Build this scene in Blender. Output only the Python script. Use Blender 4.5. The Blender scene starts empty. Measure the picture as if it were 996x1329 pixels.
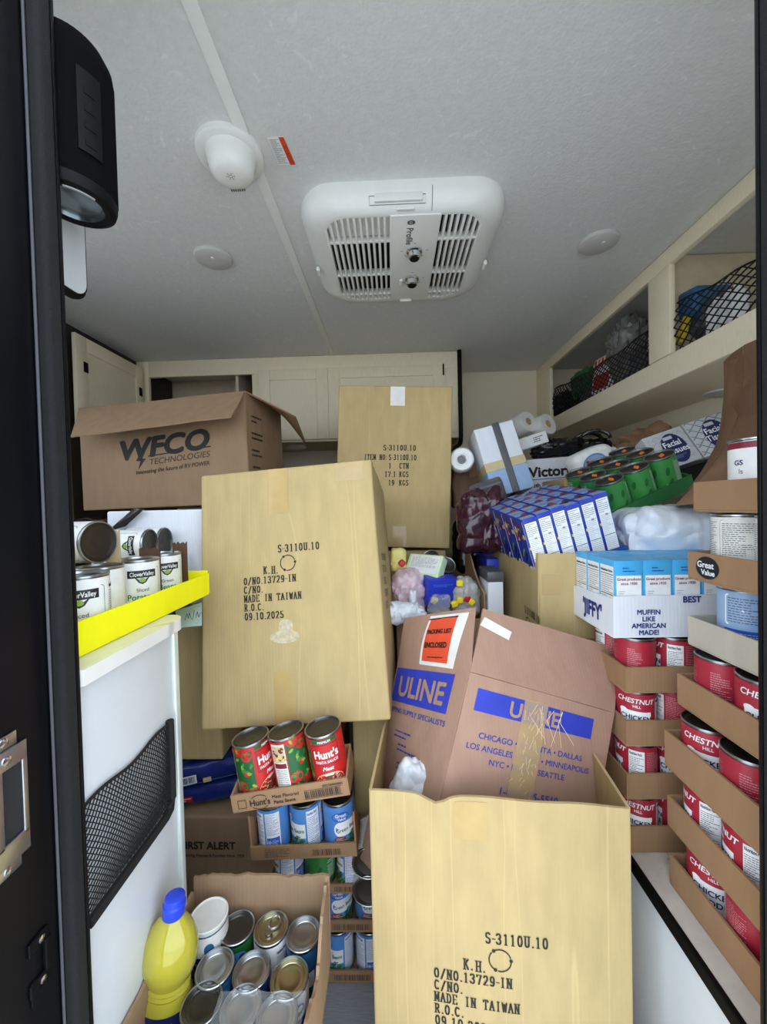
import bpy, math, random
from mathutils import Vector as V, Matrix, noise

random.seed(7)
SC = bpy.context.scene
COL = SC.collection
PI = math.pi

# ------------------------------------------------------------------ camera
PXW, PXH, FPX = 996.0, 1329.0, 500.0
CAM = V((0, 0, 1.15))
RCAM = Matrix.Rotation(0.024, 3, 'Z') @ Matrix.Rotation(PI / 2 - 0.019, 3, 'X') @ Matrix.Rotation(-0.0245, 3, 'Z')
cd = bpy.data.cameras.new('camera')
cd.sensor_fit = 'VERTICAL'
cd.sensor_height = 36.0
cd.lens = 36.0 * FPX / PXH
cd.clip_start = 0.02
cam = bpy.data.objects.new('camera', cd)
COL.objects.link(cam)
cam.matrix_world = Matrix.Translation(CAM) @ RCAM.to_4x4()
SC.camera = cam

# ------------------------------------------------------------------ sky and exposure
wd = bpy.data.worlds.new('sky')
SC.world = wd
wd.use_nodes = True
bg = wd.node_tree.nodes['Background']
bg.inputs['Color'].default_value = (0.82, 0.93, 1.05, 1)
bg.inputs['Strength'].default_value = 3.0
SC.view_settings.view_transform = 'Standard'
SC.view_settings.look = 'None'
SC.view_settings.gamma = 1.0
SC.view_settings.use_curve_mapping = False
SC.view_settings.exposure = 0.17
SC.cycles.use_denoising = True
SC.cycles.max_bounces = 10
SC.cycles.diffuse_bounces = 6
SC.cycles.transparent_max_bounces = 12
SC.cycles.caustics_reflective = False
SC.cycles.caustics_refractive = False


def ray(px, py):
    return RCAM @ V(((px - PXW / 2) / FPX, -(py - PXH / 2) / FPX, -1))


def at(px, py, Y):
    d = ray(px, py)
    return CAM + d * (Y / d.y)


def atz(px, py, z):
    d = ray(px, py)
    return CAM + d * ((z - CAM.z) / d.z)


def atx(px, py, x):
    d = ray(px, py)
    return CAM + d * (x / d.x)


# ------------------------------------------------------------------ materials
def lin(c):
    return tuple(((v / 255) / 12.92 if v / 255 <= 0.04045 else ((v / 255 + 0.055) / 1.055) ** 2.4) for v in c) + (1,)


MATS = {}


def mat(name, rgb, rough=0.55, metal=0.0, var=0.06, scale=30.0, bump=0.0, bscale=200.0, stretch=None,
        trans=0.0, alpha=1.0, spec=0.5, sub=0.0, coat=0.0, wave=None, fleck=None, crease=0.0):
    """procedural surface: base colour mottled by noise, optional fine relief, flutes and flecks"""
    m = bpy.data.materials.new(name)
    m.use_nodes = True
    nt = m.node_tree
    N, L = nt.nodes, nt.links
    p = N['Principled BSDF']
    p.inputs['Roughness'].default_value = rough
    p.inputs['Metallic'].default_value = metal
    p.inputs['Specular IOR Level'].default_value = spec
    p.inputs['Transmission Weight'].default_value = trans
    p.inputs['Alpha'].default_value = alpha
    p.inputs['Coat Weight'].default_value = coat
    if sub:
        p.inputs['Subsurface Weight'].default_value = sub
    tc = N.new('ShaderNodeTexCoord')
    mp = N.new('ShaderNodeMapping')
    L.new(tc.outputs['Object'], mp.inputs['Vector'])
    if stretch:
        mp.inputs['Scale'].default_value = stretch
    nz = N.new('ShaderNodeTexNoise')
    nz.inputs['Scale'].default_value = scale
    nz.inputs['Detail'].default_value = 4
    L.new(mp.outputs['Vector'], nz.inputs['Vector'])
    rp = N.new('ShaderNodeValToRGB')
    c = lin(rgb)
    rp.color_ramp.elements[0].position = 0.3
    rp.color_ramp.elements[1].position = 0.7
    rp.color_ramp.elements[0].color = tuple(max(0, v * (1 - var)) for v in c[:3]) + (1,)
    rp.color_ramp.elements[1].color = tuple(min(1, v * (1 + var)) for v in c[:3]) + (1,)
    L.new(nz.outputs['Fac'], rp.inputs['Fac'])
    out = rp.outputs['Color']
    if fleck:
        fc, fs, lo = fleck
        n2 = N.new('ShaderNodeTexNoise')
        n2.inputs['Scale'].default_value = fs
        n2.inputs['Detail'].default_value = 3
        n2.inputs['Distortion'].default_value = 1.5
        L.new(tc.outputs['Object'], n2.inputs['Vector'])
        r2 = N.new('ShaderNodeValToRGB')
        r2.color_ramp.elements[0].position = lo
        r2.color_ramp.elements[1].position = lo + 0.06
        L.new(n2.outputs['Fac'], r2.inputs['Fac'])
        mx = N.new('ShaderNodeMix')
        mx.data_type = 'RGBA'
        L.new(r2.outputs['Color'], mx.inputs[0])
        L.new(out, mx.inputs[6])
        mx.inputs[7].default_value = lin(fc)
        out = mx.outputs[2]
    if crease:
        m3 = N.new('ShaderNodeMapping')
        m3.inputs['Scale'].default_value = (7, 7, 0.10)
        L.new(tc.outputs['Object'], m3.inputs['Vector'])
        n3 = N.new('ShaderNodeTexNoise')
        n3.inputs['Scale'].default_value = 1.6
        n3.inputs['Detail'].default_value = 1
        L.new(m3.outputs['Vector'], n3.inputs['Vector'])
        r3 = N.new('ShaderNodeValToRGB')
        el = r3.color_ramp.elements
        el[0].position, el[0].color = 0.4955, (0, 0, 0, 1)
        el[1].position, el[1].color = 0.5045, (0, 0, 0, 1)
        e3 = el.new(0.5)
        e3.color = (1, 1, 1, 1)
        L.new(n3.outputs['Fac'], r3.inputs['Fac'])
        k3 = N.new('ShaderNodeMath')
        k3.operation = 'MULTIPLY'
        k3.inputs[1].default_value = crease
        L.new(r3.outputs['Color'], k3.inputs[0])
        x3 = N.new('ShaderNodeMix')
        x3.data_type = 'RGBA'
        L.new(k3.outputs[0], x3.inputs[0])
        L.new(out, x3.inputs[6])
        x3.inputs[7].default_value = lin(tuple(min(255, v * 1.16) for v in rgb))
        out = x3.outputs[2]
    L.new(out, p.inputs['Base Color'])
    hgt = None
    if wave:
        axis, wscale = wave
        wv = N.new('ShaderNodeTexWave')
        wv.bands_direction = axis
        wv.inputs['Scale'].default_value = wscale
        wv.inputs['Distortion'].default_value = 0.6
        wv.inputs['Detail'].default_value = 1
        L.new(tc.outputs['Object'], wv.inputs['Vector'])
        hgt = wv.outputs['Fac']
    if bump:
        nb = N.new('ShaderNodeTexNoise')
        nb.inputs['Scale'].default_value = bscale
        nb.inputs['Detail'].default_value = 5
        L.new(mp.outputs['Vector'], nb.inputs['Vector'])
        h = nb.outputs['Fac']
        if hgt is not None:
            ad = N.new('ShaderNodeMath')
            ad.operation = 'MULTIPLY_ADD'
            L.new(hgt, ad.inputs[0])
            ad.inputs[1].default_value = 0.5
            L.new(h, ad.inputs[2])
            h = ad.outputs[0]
        bp = N.new('ShaderNodeBump')
        bp.inputs['Strength'].default_value = bump
        bp.inputs['Distance'].default_value = 0.002
        L.new(h, bp.inputs['Height'])
        L.new(bp.outputs['Normal'], p.inputs['Normal'])
    MATS[name] = m
    return m


def card(name, rgb, var=0.07, crease=0.0):
    return mat(name, rgb, 0.8, var=var, scale=14, stretch=(2.5, 2.5, 0.7), bump=0.14, bscale=60, wave=('X', 42), spec=0.2, crease=crease)


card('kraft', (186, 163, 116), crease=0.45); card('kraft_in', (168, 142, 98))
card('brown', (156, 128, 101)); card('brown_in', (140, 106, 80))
card('traybrown', (158, 124, 92)); card('greycard', (188, 180, 164)); card('uline', (168, 134, 115))
card('darkcard', (92, 66, 52)); card('whitecard', (226, 229, 236), 0.03); card('yellowcard', (250, 244, 22), 0.03)
mat('ink', (38, 34, 30), 0.7, var=0.3, scale=120)
mat('ink_brown', (78, 56, 44), 0.7); mat('ink_blue', (42, 58, 160), 0.6); mat('ink_navy', (40, 48, 120), 0.6)
mat('ulineblue', (44, 60, 176), 0.6, var=0.1)
mat('tape_tan', (188, 158, 100), 0.3, coat=0.25, var=0.05); mat('tape_clear', (214, 184, 132), 0.15, alpha=0.5, coat=0.5)
mat('tape_white', (232, 228, 222), 0.35)
mat('ceil', (214, 214, 213), 0.75, var=0.04, scale=60, bump=0.45, bscale=160, fleck=((224, 224, 224), 26, 0.64))
mat('wallp', (230, 218, 194), 0.6, var=0.04, scale=80, stretch=(6, 6, 0.5), bump=0.1, bscale=120)
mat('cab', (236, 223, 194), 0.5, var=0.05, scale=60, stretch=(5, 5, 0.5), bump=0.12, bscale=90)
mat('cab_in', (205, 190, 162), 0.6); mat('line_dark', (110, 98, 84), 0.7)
mat('wall_shade', (46, 36, 30), 0.6, var=0.2, scale=20, stretch=(6, 6, 0.6))  # dark tone paints the deep shade on the left wall
mat('panelwhite', (206, 209, 212), 0.35, var=0.02); mat('edge_alu', (214, 224, 220), 0.3, metal=0.4)
mat('benchtop', (196, 186, 176), 0.5, var=0.07, scale=50, fleck=((166, 152, 140), 16, 0.66))
mat('floorv', (150, 152, 156), 0.5, var=0.16, scale=30, stretch=(1, 14, 1), bump=0.15, bscale=60)
mat('marble', (232, 230, 228), 0.25, var=0.05, scale=9, fleck=((176, 170, 168), 5, 0.62), coat=0.3)
mat('black', (8, 8, 9), 0.55, var=0.2, spec=0.15); mat('blackpaint', (5, 6, 10), 0.4, var=0.2, spec=0.25)
mat('rubber', (9, 10, 13), 0.85, var=0.5, scale=500, bump=0.6, bscale=900); mat('net', (12, 12, 13), 0.8)
mat('steel', (190, 192, 196), 0.28, metal=1.0, var=0.1, scale=40); mat('tin', (176, 178, 180), 0.3, metal=1.0, var=0.08)
mat('tin_dark', (84, 82, 80), 0.35, metal=0.9, var=0.1); mat('tin_gold', (172, 164, 128), 0.3, metal=1.0)
mat('tin_inside', (64, 58, 52), 0.4, metal=0.6)
mat('plastic_w', (226, 226, 222), 0.4, var=0.02); mat('plastic_g', (196, 194, 192), 0.45, var=0.03)
mat('dark_void', (30, 30, 32), 0.8); mat('chrome', (210, 212, 215), 0.12, metal=1.0)
mat('speakermesh', (6, 6, 8), 0.9, spec=0.1, var=0.3, scale=300, bump=0.8, bscale=700, stretch=(0.4, 0.4, 3)); mat('radiator', (120, 128, 132), 0.22, metal=0.8)
mat('bounce_concrete', (206, 204, 198), 0.9, var=0.1, scale=6, bump=0.2)  # pale tone stands in for sunlit ground, bouncing light to the ceiling
mat('siding', (226, 226, 224), 0.4)
# print colours
for n, c in dict(white=(240, 240, 240), offwhite=(228, 226, 220), black_p=(22, 22, 24), red=(196, 34, 34), soupred=(170, 40, 58), pink=(214, 150, 160),
                 green=(56, 132, 62), dgreen=(28, 92, 44), lime=(140, 170, 60), teal=(64, 150, 120), gvblue=(84, 140, 208), gvdark=(40, 92, 190), yellow=(246, 220, 50),
                 maroon=(128, 34, 52), cream=(228, 208, 170), orange=(232, 128, 40), macblue=(34, 58, 168), macmid=(64, 92, 190), maclight=(120, 170, 224), jiffy=(72, 172, 226),
                 salmon=(224, 78, 48), navy=(26, 40, 92), tissue=(196, 200, 204), tissuedk=(150, 156, 164), palegreen=(206, 232, 190), cornyel=(228, 206, 120),
                 grey=(130, 132, 136), trayg=(30, 98, 50), trayb=(36, 74, 156), capblue=(36, 66, 204), soupgrey=(150, 150, 170), saltblue=(40, 92, 140), bluebox=(36, 56, 190),
                 paleblue=(150, 178, 214), paper=(176, 196, 190), tan=(204, 184, 140), slate=(84, 84, 90), purple=(120, 80, 130), brownp=(110, 70, 40)).items():
    mat(n, c, 0.42, var=0.05, scale=60)
# films, bags, liquids
mat('bag_white', (226, 230, 238), 0.3, var=0.03, alpha=0.92, bump=0.5, bscale=50, coat=0.2)
mat('bag_pink', (226, 200, 210), 0.3, var=0.12, scale=18, alpha=0.92, bump=0.5, bscale=50)
mat('bag_grey', (196, 194, 190), 0.25, var=0.1, alpha=0.8, bump=0.5, bscale=50)
mat('bag_smoke', (128, 126, 122), 0.2, var=0.2, alpha=0.75, bump=0.5, bscale=50, coat=0.3)
mat('bag_clear', (214, 216, 218), 0.12, alpha=0.35, bump=0.4, bscale=60, coat=0.5)
mat('bag_black', (20, 19, 22), 0.22, var=0.3, bump=0.6, bscale=40, coat=0.2); mat('bag_maroon', (58, 22, 36), 0.2, var=0.4, bump=0.6, bscale=40, coat=0.3)
mat('bag_yellow', (238, 226, 140), 0.35, bump=0.4, bscale=50); mat('bag_blue', (24, 40, 110), 0.28, var=0.2, bump=0.5, bscale=50, coat=0.3)
mat('paperbag', (124, 92, 68), 0.85, var=0.1, scale=12, bump=0.5, bscale=30); mat('denim', (52, 70, 96), 0.9, var=0.2, scale=60)
mat('oil', (252, 238, 84), 0.03, trans=0.55, var=0.02, coat=0.4); mat('shrink', (225, 228, 232), 0.1, alpha=0.10, coat=0.3)


# ------------------------------------------------------------------ mesh building
class MB:
    def __init__(s):
        s.v, s.f, s.m, s.slots = [], [], [], []

    def slot(s, name):
        if name not in s.slots:
            s.slots.append(name)
        return s.slots.index(name)

    def add(s, vs, fs, m):
        b = len(s.v)
        s.v += [V(p) for p in vs]
        k = s.slot(m)
        for f in fs:
            s.f.append([b + i for i in f])
            s.m.append(k)
        return s

    def box(s, c, sz, m, r=0.0, n=1, M=None):
        vs, fs = rbox(sz[0], sz[1], sz[2], r, n)
        vs = [V(c) + p for p in vs]
        if M is not None:
            vs = [M @ p for p in vs]
        return s.add(vs, fs, m)

    def lo(s, a, b, m, r=0.0, n=1):
        a, b = V(a), V(b)
        return s.box((a + b) / 2, b - a, m, r, n)

    def lathe(s, prof, m, n=32, M=None, cap0=True, cap1=True):
        vs, fs = [], []
        for (r, z) in prof:
            for i in range(n):
                t = 2 * PI * i / n
                vs.append(V((r * math.cos(t), r * math.sin(t), z)))
        for k in range(len(prof) - 1):
            for i in range(n):
                j = (i + 1) % n
                fs.append((k * n + i, k * n + j, (k + 1) * n + j, (k + 1) * n + i))
        if cap0:
            fs.append(tuple(range(n - 1, -1, -1)))
        if cap1:
            fs.append(tuple((len(prof) - 1) * n + i for i in range(n)))
        if M is not None:
            vs = [M @ p for p in vs]
        return s.add(vs, fs, m)

    def tube(s, pts, r, m, n=6, closed=False):
        pts = [V(p) for p in pts]
        vs, fs = [], []
        K = len(pts)
        for i, p in enumerate(pts):
            a = pts[(i - 1) % K] if (closed or i > 0) else p
            b = pts[(i + 1) % K] if (closed or i < K - 1) else p
            t = (b - a).normalized()
            up = V((0, 0, 1)) if abs(t.z) < 0.9 else V((1, 0, 0))
            x = t.cross(up).normalized()
            y = x.cross(t)
            for k in range(n):
                q = 2 * PI * (k + 0.5) / n
                vs.append(p + (x * math.cos(q) + y * math.sin(q)) * r)
        for i in range(K if closed else K - 1):
            j = (i + 1) % K
            for k in range(n):
                l = (k + 1) % n
                fs.append((i * n + k, i * n + l, j * n + l, j * n + k))
        if not closed:
            fs.append(tuple(range(n)))
            fs.append(tuple((K - 1) * n + k for k in range(n - 1, -1, -1)))
        return s.add(vs, fs, m)

    def prism(s, poly, fn0, fn1, m):
        """closed solid between two maps of one outline"""
        n = len(poly)
        vs = [fn0(*p) for p in poly] + [fn1(*p) for p in poly]
        fs = [tuple(range(n - 1, -1, -1)), tuple(range(n, 2 * n))] + [(i, (i + 1) % n, n + (i + 1) % n, n + i) for i in range(n)]
        return s.add(vs, fs, m)

    def sheet(s, fn, nu, nv, th, m, m2=None):
        """a curved board or film of real thickness"""
        P = [[V(fn(i / nu, j / nv)) for i in range(nu + 1)] for j in range(nv + 1)]

        def nrm(i, j):
            a = P[j][min(i + 1, nu)] - P[j][max(i - 1, 0)]
            b = P[min(j + 1, nv)][i] - P[max(j - 1, 0)][i]
            q = a.cross(b)
            return q.normalized() if q.length > 1e-9 else V((0, 0, 1))
        A, B = [], []
        for j in range(nv + 1):
            for i in range(nu + 1):
                q = nrm(i, j) * (th / 2)
                A.append(P[j][i] + q)
                B.append(P[j][i] - q)
        w = nu + 1
        idx = lambda i, j: j * w + i
        fa = [(idx(i, j), idx(i + 1, j), idx(i + 1, j + 1), idx(i, j + 1)) for j in range(nv) for i in range(nu)]
        o = len(A)
        fb = [tuple(o + k for k in reversed(f)) for f in fa]
        rim = [idx(i, 0) for i in range(nu)] + [idx(nu, j) for j in range(nv)] + [idx(i, nv) for i in range(nu, 0, -1)] + [idx(0, j) for j in range(nv, 0, -1)]
        fr = []
        for k in range(len(rim)):
            a, b = rim[k], rim[(k + 1) % len(rim)]
            fr.append((b, a, o + a, o + b))
        if m2 is None:
            return s.add(A + B, fa + fb + fr, m)
        s.add(A + B, fa + fr, m)
        return s.add(A + B, fb, m2)

    # flat print: fn maps (x, y) metres on the printed face to a point
    def patch(s, fn, x0, x1, y0, y1, m, nx=1, ny=1):
        vs = [fn(x0 + (x1 - x0) * i / nx, y0 + (y1 - y0) * j / ny) for j in range(ny + 1) for i in range(nx + 1)]
        w = nx + 1
        return s.add(vs, [(j * w + i, j * w + i + 1, (j + 1) * w + i + 1, (j + 1) * w + i) for j in range(ny) for i in range(nx)], m)

    def qpatch(s, fn, q, m, n=8):
        q = [V(p) for p in q]
        return s.patch(lambda u, v: fn(*((q[0] * (1 - u) + q[1] * u) * (1 - v) + (q[3] * (1 - u) + q[2] * u) * v)), 0, 1, 0, 1, m, n, n)

    def poly(s, fn, pts, m):
        c = V((0, 0))
        for p in pts:
            c += V(p)
        c /= len(pts)
        vs = [fn(c.x, c.y)] + [fn(*p) for p in pts]
        n = len(pts)
        return s.add(vs, [(0, 1 + i, 1 + (i + 1) % n) for i in range(n)], m)

    def ell(s, fn, cx, cy, rx, ry, m, n=20, rot=0.0):
        ca, sa = math.cos(rot), math.sin(rot)
        return s.poly(fn, [(cx + rx * math.cos(2 * PI * k / n) * ca - ry * math.sin(2 * PI * k / n) * sa,
                            cy + rx * math.cos(2 * PI * k / n) * sa + ry * math.sin(2 * PI * k / n) * ca) for k in range(n)], m)

    def rrect(s, fn, x0, x1, y0, y1, r, m, n=5):
        return s.poly(fn, rrpts(x0, x1, y0, y1, r, n), m)

    def stroke(s, fn, pts, w, m):
        for a, b in zip(pts, pts[1:]):
            a, b = V(a), V(b)
            t = (b - a)
            if t.length < 1e-9:
                continue
            t.normalize()
            q = V((-t.y, t.x)) * w / 2
            e = t * w * 0.35
            s.add([fn(*(a - e - q)), fn(*(b + e - q)), fn(*(b + e + q)), fn(*(a - e + q))], [(0, 1, 2, 3)], m)
        return s

    def text(s, fn, body, x, y, size, m, bold=0.0, shear=0.0, xs=1.0, align='C', rot=0.0):
        vs, fs, wd_ = glyphs(body, shear)
        ox = {'C': -wd_ / 2, 'L': 0, 'R': -wd_}[align]
        ca, sa = math.cos(rot), math.sin(rot)
        e = size * 0.1
        nn = (fn(x + e, y) - fn(x, y)).cross(fn(x, y + e) - fn(x, y)).normalized()
        B = bold * 1.3
        for k, (dx, dy) in enumerate(((0, 0),) if not bold else ((0, 0), (B, 0), (-B, 0), (0, B), (0, -B), (B * 0.7, B * 0.7), (-B * 0.7, B * 0.7), (B * 0.7, -B * 0.7), (-B * 0.7, -B * 0.7))):
            out = []
            for (a, b) in vs:
                a = (a + ox + dx) * size * xs
                b = (b + dy) * size
                out.append(fn(x + a * ca - b * sa, y + a * sa + b * ca) + nn * (4e-5 * k))
            s.add(out, fs, m)
        return s

    def serif(s, fn, body, x, y, h, m, wfac=0.62):
        for ch in body:
            for pl in SERIF.get(ch, []):
                for a, b in zip(pl, pl[1:]):
                    hull = nib(a, b)
                    s.add([fn(x + p[0] * h * wfac * 0.82, y + p[1] * h) for p in hull], [tuple(range(len(hull)))], m)
            x += h * wfac * (0.55 if ch in '.-' else 1.0)
        return x

    def lines(s, fn, x0, x1, y0, y1, n, m, th=0.5, word=(0.08, 0.28), seed=1):
        rd = random.Random(seed)
        n = max(1, int(n * 1.5)) if n > 3 else n
        th = th * 0.8
        word = (word[0] * 0.6, word[1] * 0.6)
        st = (y1 - y0) / n
        for k in range(n):
            y = y1 - (k + 0.5) * st
            x = x0
            end = x1 - (x1 - x0) * rd.choice([0, 0, 0.1, 0.3, 0.5])
            while x < end - 1e-5:
                w = min((x1 - x0) * rd.uniform(*word), end - x)
                s.patch(fn, x, x + w, y - st * th / 2, y + st * th / 2, m, max(1, int(w / 0.012)))
                x += w + (x1 - x0) * 0.03
        return s

    def bars(s, fn, x0, x1, y0, y1, n, m, seed=1):
        rd = random.Random(seed)
        st = (x1 - x0) / n
        for k in range(n):
            s.patch(fn, x0 + k * st, x0 + k * st + st * rd.uniform(0.25, 0.8), y0, y1, m)
        return s

    def mesh(s, name, smooth=40.0, inv=None):
        me = bpy.data.meshes.new(name)
        vs = s.v if inv is None else [inv @ p for p in s.v]
        me.from_pydata([tuple(p) for p in vs], [], s.f)
        for n in s.slots:
            me.materials.append(MATS[n])
        me.polygons.foreach_set('material_index', s.m)
        if smooth:
            me.polygons.foreach_set('use_smooth', [True] * len(me.polygons))
            me.set_sharp_from_angle(angle=math.radians(smooth))
        me.update()
        return me

    def build(s, name, parent=None, smooth=40.0, world=False, label=None, kind=None):
        me = s.mesh(name, smooth, (WM[parent.name].inverted() if (world and parent) else None))
        o = bpy.data.objects.new(name, me)
        COL.objects.link(o)
        o.parent = parent
        if label:
            o['label'] = label
        if kind:
            o['kind'] = kind
        return o


WM = {}


def thing(name, label, cat, M=None, group=None):
    o = bpy.data.objects.new(name, None)
    COL.objects.link(o)
    o.empty_display_size = 0.03
    M = Matrix.Identity(4) if M is None else (Matrix.Translation(M) if isinstance(M, (V, tuple)) else M)
    o.matrix_world = M
    WM[o.name] = M.copy()
    return tag(o, label, cat, group)


def tag(o, label, cat, group=None):
    o['label'] = label
    o['category'] = cat
    if group:
        o['group'] = group
    return o


def struct(name, mb, smooth=40.0):
    o = mb.build(name, None, smooth)
    o['kind'] = 'structure'
    return o


def TR(loc, rx=0, ry=0, rz=0):
    return Matrix.Translation(V(loc)) @ Matrix.Rotation(math.radians(rz), 4, 'Z') @ Matrix.Rotation(math.radians(rx), 4, 'X') @ Matrix.Rotation(math.radians(ry), 4, 'Y')


def rrpts(x0, x1, y0, y1, r, n=5):
    pts = []
    for cx, cy, a in ((x1 - r, y0 + r, -PI / 2), (x1 - r, y1 - r, 0), (x0 + r, y1 - r, PI / 2), (x0 + r, y0 + r, PI)):
        for k in range(n + 1):
            t = a + PI / 2 * k / n
            pts.append((cx + r * math.cos(t), cy + r * math.sin(t)))
    return pts


def rbox(w, d, h, r=0.0, n=2, sub=(1, 1, 1), disp=None):
    half = (w / 2, d / 2, h / 2)
    r = min(r, min(half) * 0.999)
    ax = []
    for a, sb in zip(half, sub):
        L = []
        if r > 0:
            L += [-a + r - r * math.tan(PI / 4 * k / n) for k in range(n, 0, -1)]
        i0 = -a + r
        L += [i0 + 2 * (a - r) * k / sb for k in range(sb + 1)] if a - r > 1e-7 else [0.0]
        if r > 0:
            L += [a - r + r * math.tan(PI / 4 * k / n) for k in range(1, n + 1)]
        ax.append(L)
    vs, fs, key = [], [], {}

    def vert(p):
        q = V([max(-half[i] + r, min(half[i] - r, p[i])) for i in range(3)])
        dd = p - q
        if r > 0 and dd.length > 1e-9:
            p = q + dd.normalized() * r
        k = (round(p.x, 6), round(p.y, 6), round(p.z, 6))
        if k not in key:
            key[k] = len(vs)
            vs.append(p.copy())
        return key[k]
    for a in range(3):
        b, c = (a + 1) % 3, (a + 2) % 3
        for sg in (-1, 1):
            B, C = ax[b], ax[c]
            for i in range(len(B) - 1):
                for j in range(len(C) - 1):
                    ids = []
                    for (u, v) in ((B[i], C[j]), (B[i + 1], C[j]), (B[i + 1], C[j + 1]), (B[i], C[j + 1])):
                        p = V((0, 0, 0))
                        p[a], p[b], p[c] = sg * half[a], u, v
                        k = vert(p)
                        if k not in ids:
                            ids.append(k)
                    if len(ids) > 2:
                        fs.append(tuple(ids) if sg > 0 else tuple(reversed(ids)))
    if disp:
        vs = [disp(p) for p in vs]
    return vs, fs


def bil(p00, p10, p11, p01, bow=0.0, nz=0.0, seed=0.0):
    p00, p10, p11, p01 = V(p00), V(p10), V(p11), V(p01)
    nn = (p10 - p00).cross(p01 - p00).normalized()

    def fn(u, v):
        p = (p00 * (1 - u) + p10 * u) * (1 - v) + (p01 * (1 - u) + p11 * u) * v
        if bow or nz:
            e = math.sin(PI * max(0, min(1, u))) * math.sin(PI * max(0, min(1, v)))
            p = p + nn * (bow * e + nz * noise.noise(p * 9 + V((seed, seed, 0))))
        return p
    fn.n = nn
    fn.w = (p10 - p00).length
    fn.h = (p01 - p00).length
    return fn


def onq(f, eps=0.0008):
    """metres on a bilinear face, origin at its lower left corner, lifted by eps"""
    return lambda x, y: f(x / f.w, y / f.h) + f.n * eps


def front(y, eps=0.0006, cx=0.0, z0=0.0):
    return lambda a, b: V((cx + a, y - eps, z0 + b))


def cyl(r):
    return lambda a, z: V((r * math.sin(a / r), -r * math.cos(a / r), z))


GL = {}


def glyphs(body, shear=0.0):
    k = (body, shear)
    if k in GL:
        return GL[k]
    cu = bpy.data.curves.new('t', 'FONT')
    cu.body = body
    cu.size = 1.0
    cu.shear = shear
    cu.resolution_u = 4
    cu.fill_mode = 'FRONT'
    ob = bpy.data.objects.new('t', cu)
    me = bpy.data.meshes.new_from_object(ob)
    vs = [(p.co.x, p.co.y) for p in me.vertices]
    fs = [tuple(f.vertices) for f in me.polygons]
    w = max([p[0] for p in vs] or [0])
    bpy.data.objects.remove(ob)
    bpy.data.curves.remove(cu)
    bpy.data.meshes.remove(me)
    GL[k] = (vs, fs, w)
    return GL[k]


def nib(a, b, w=0.15, h=0.035):
    pts = [(p[0] + sx * w, p[1] + sy * h) for p in (a, b) for sx in (-1, 1) for sy in (-1, 1)]
    pts = sorted(set((round(x, 5), round(y, 5)) for x, y in pts))

    def half(ps):
        o = []
        for p in ps:
            while len(o) > 1 and (o[-1][0] - o[-2][0]) * (p[1] - o[-2][1]) - (o[-1][1] - o[-2][1]) * (p[0] - o[-2][0]) <= 0:
                o.pop()
            o.append(p)
        return o
    return half(pts)[:-1] + half(pts[::-1])[:-1]


def arc(cx, cy, rx, ry, a0, a1, n=10):
    return [(cx + rx * math.cos(math.radians(a0 + (a1 - a0) * k / n)), cy + ry * math.sin(math.radians(a0 + (a1 - a0) * k / n))) for k in range(n + 1)]


def _st(x):   # upright stem with slab serifs
    return [[(x, 0.04), (x, 0.96)], [(x - 0.16, 0.03), (x + 0.16, 0.03)], [(x - 0.16, 0.97), (x + 0.16, 0.97)]]


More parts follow.
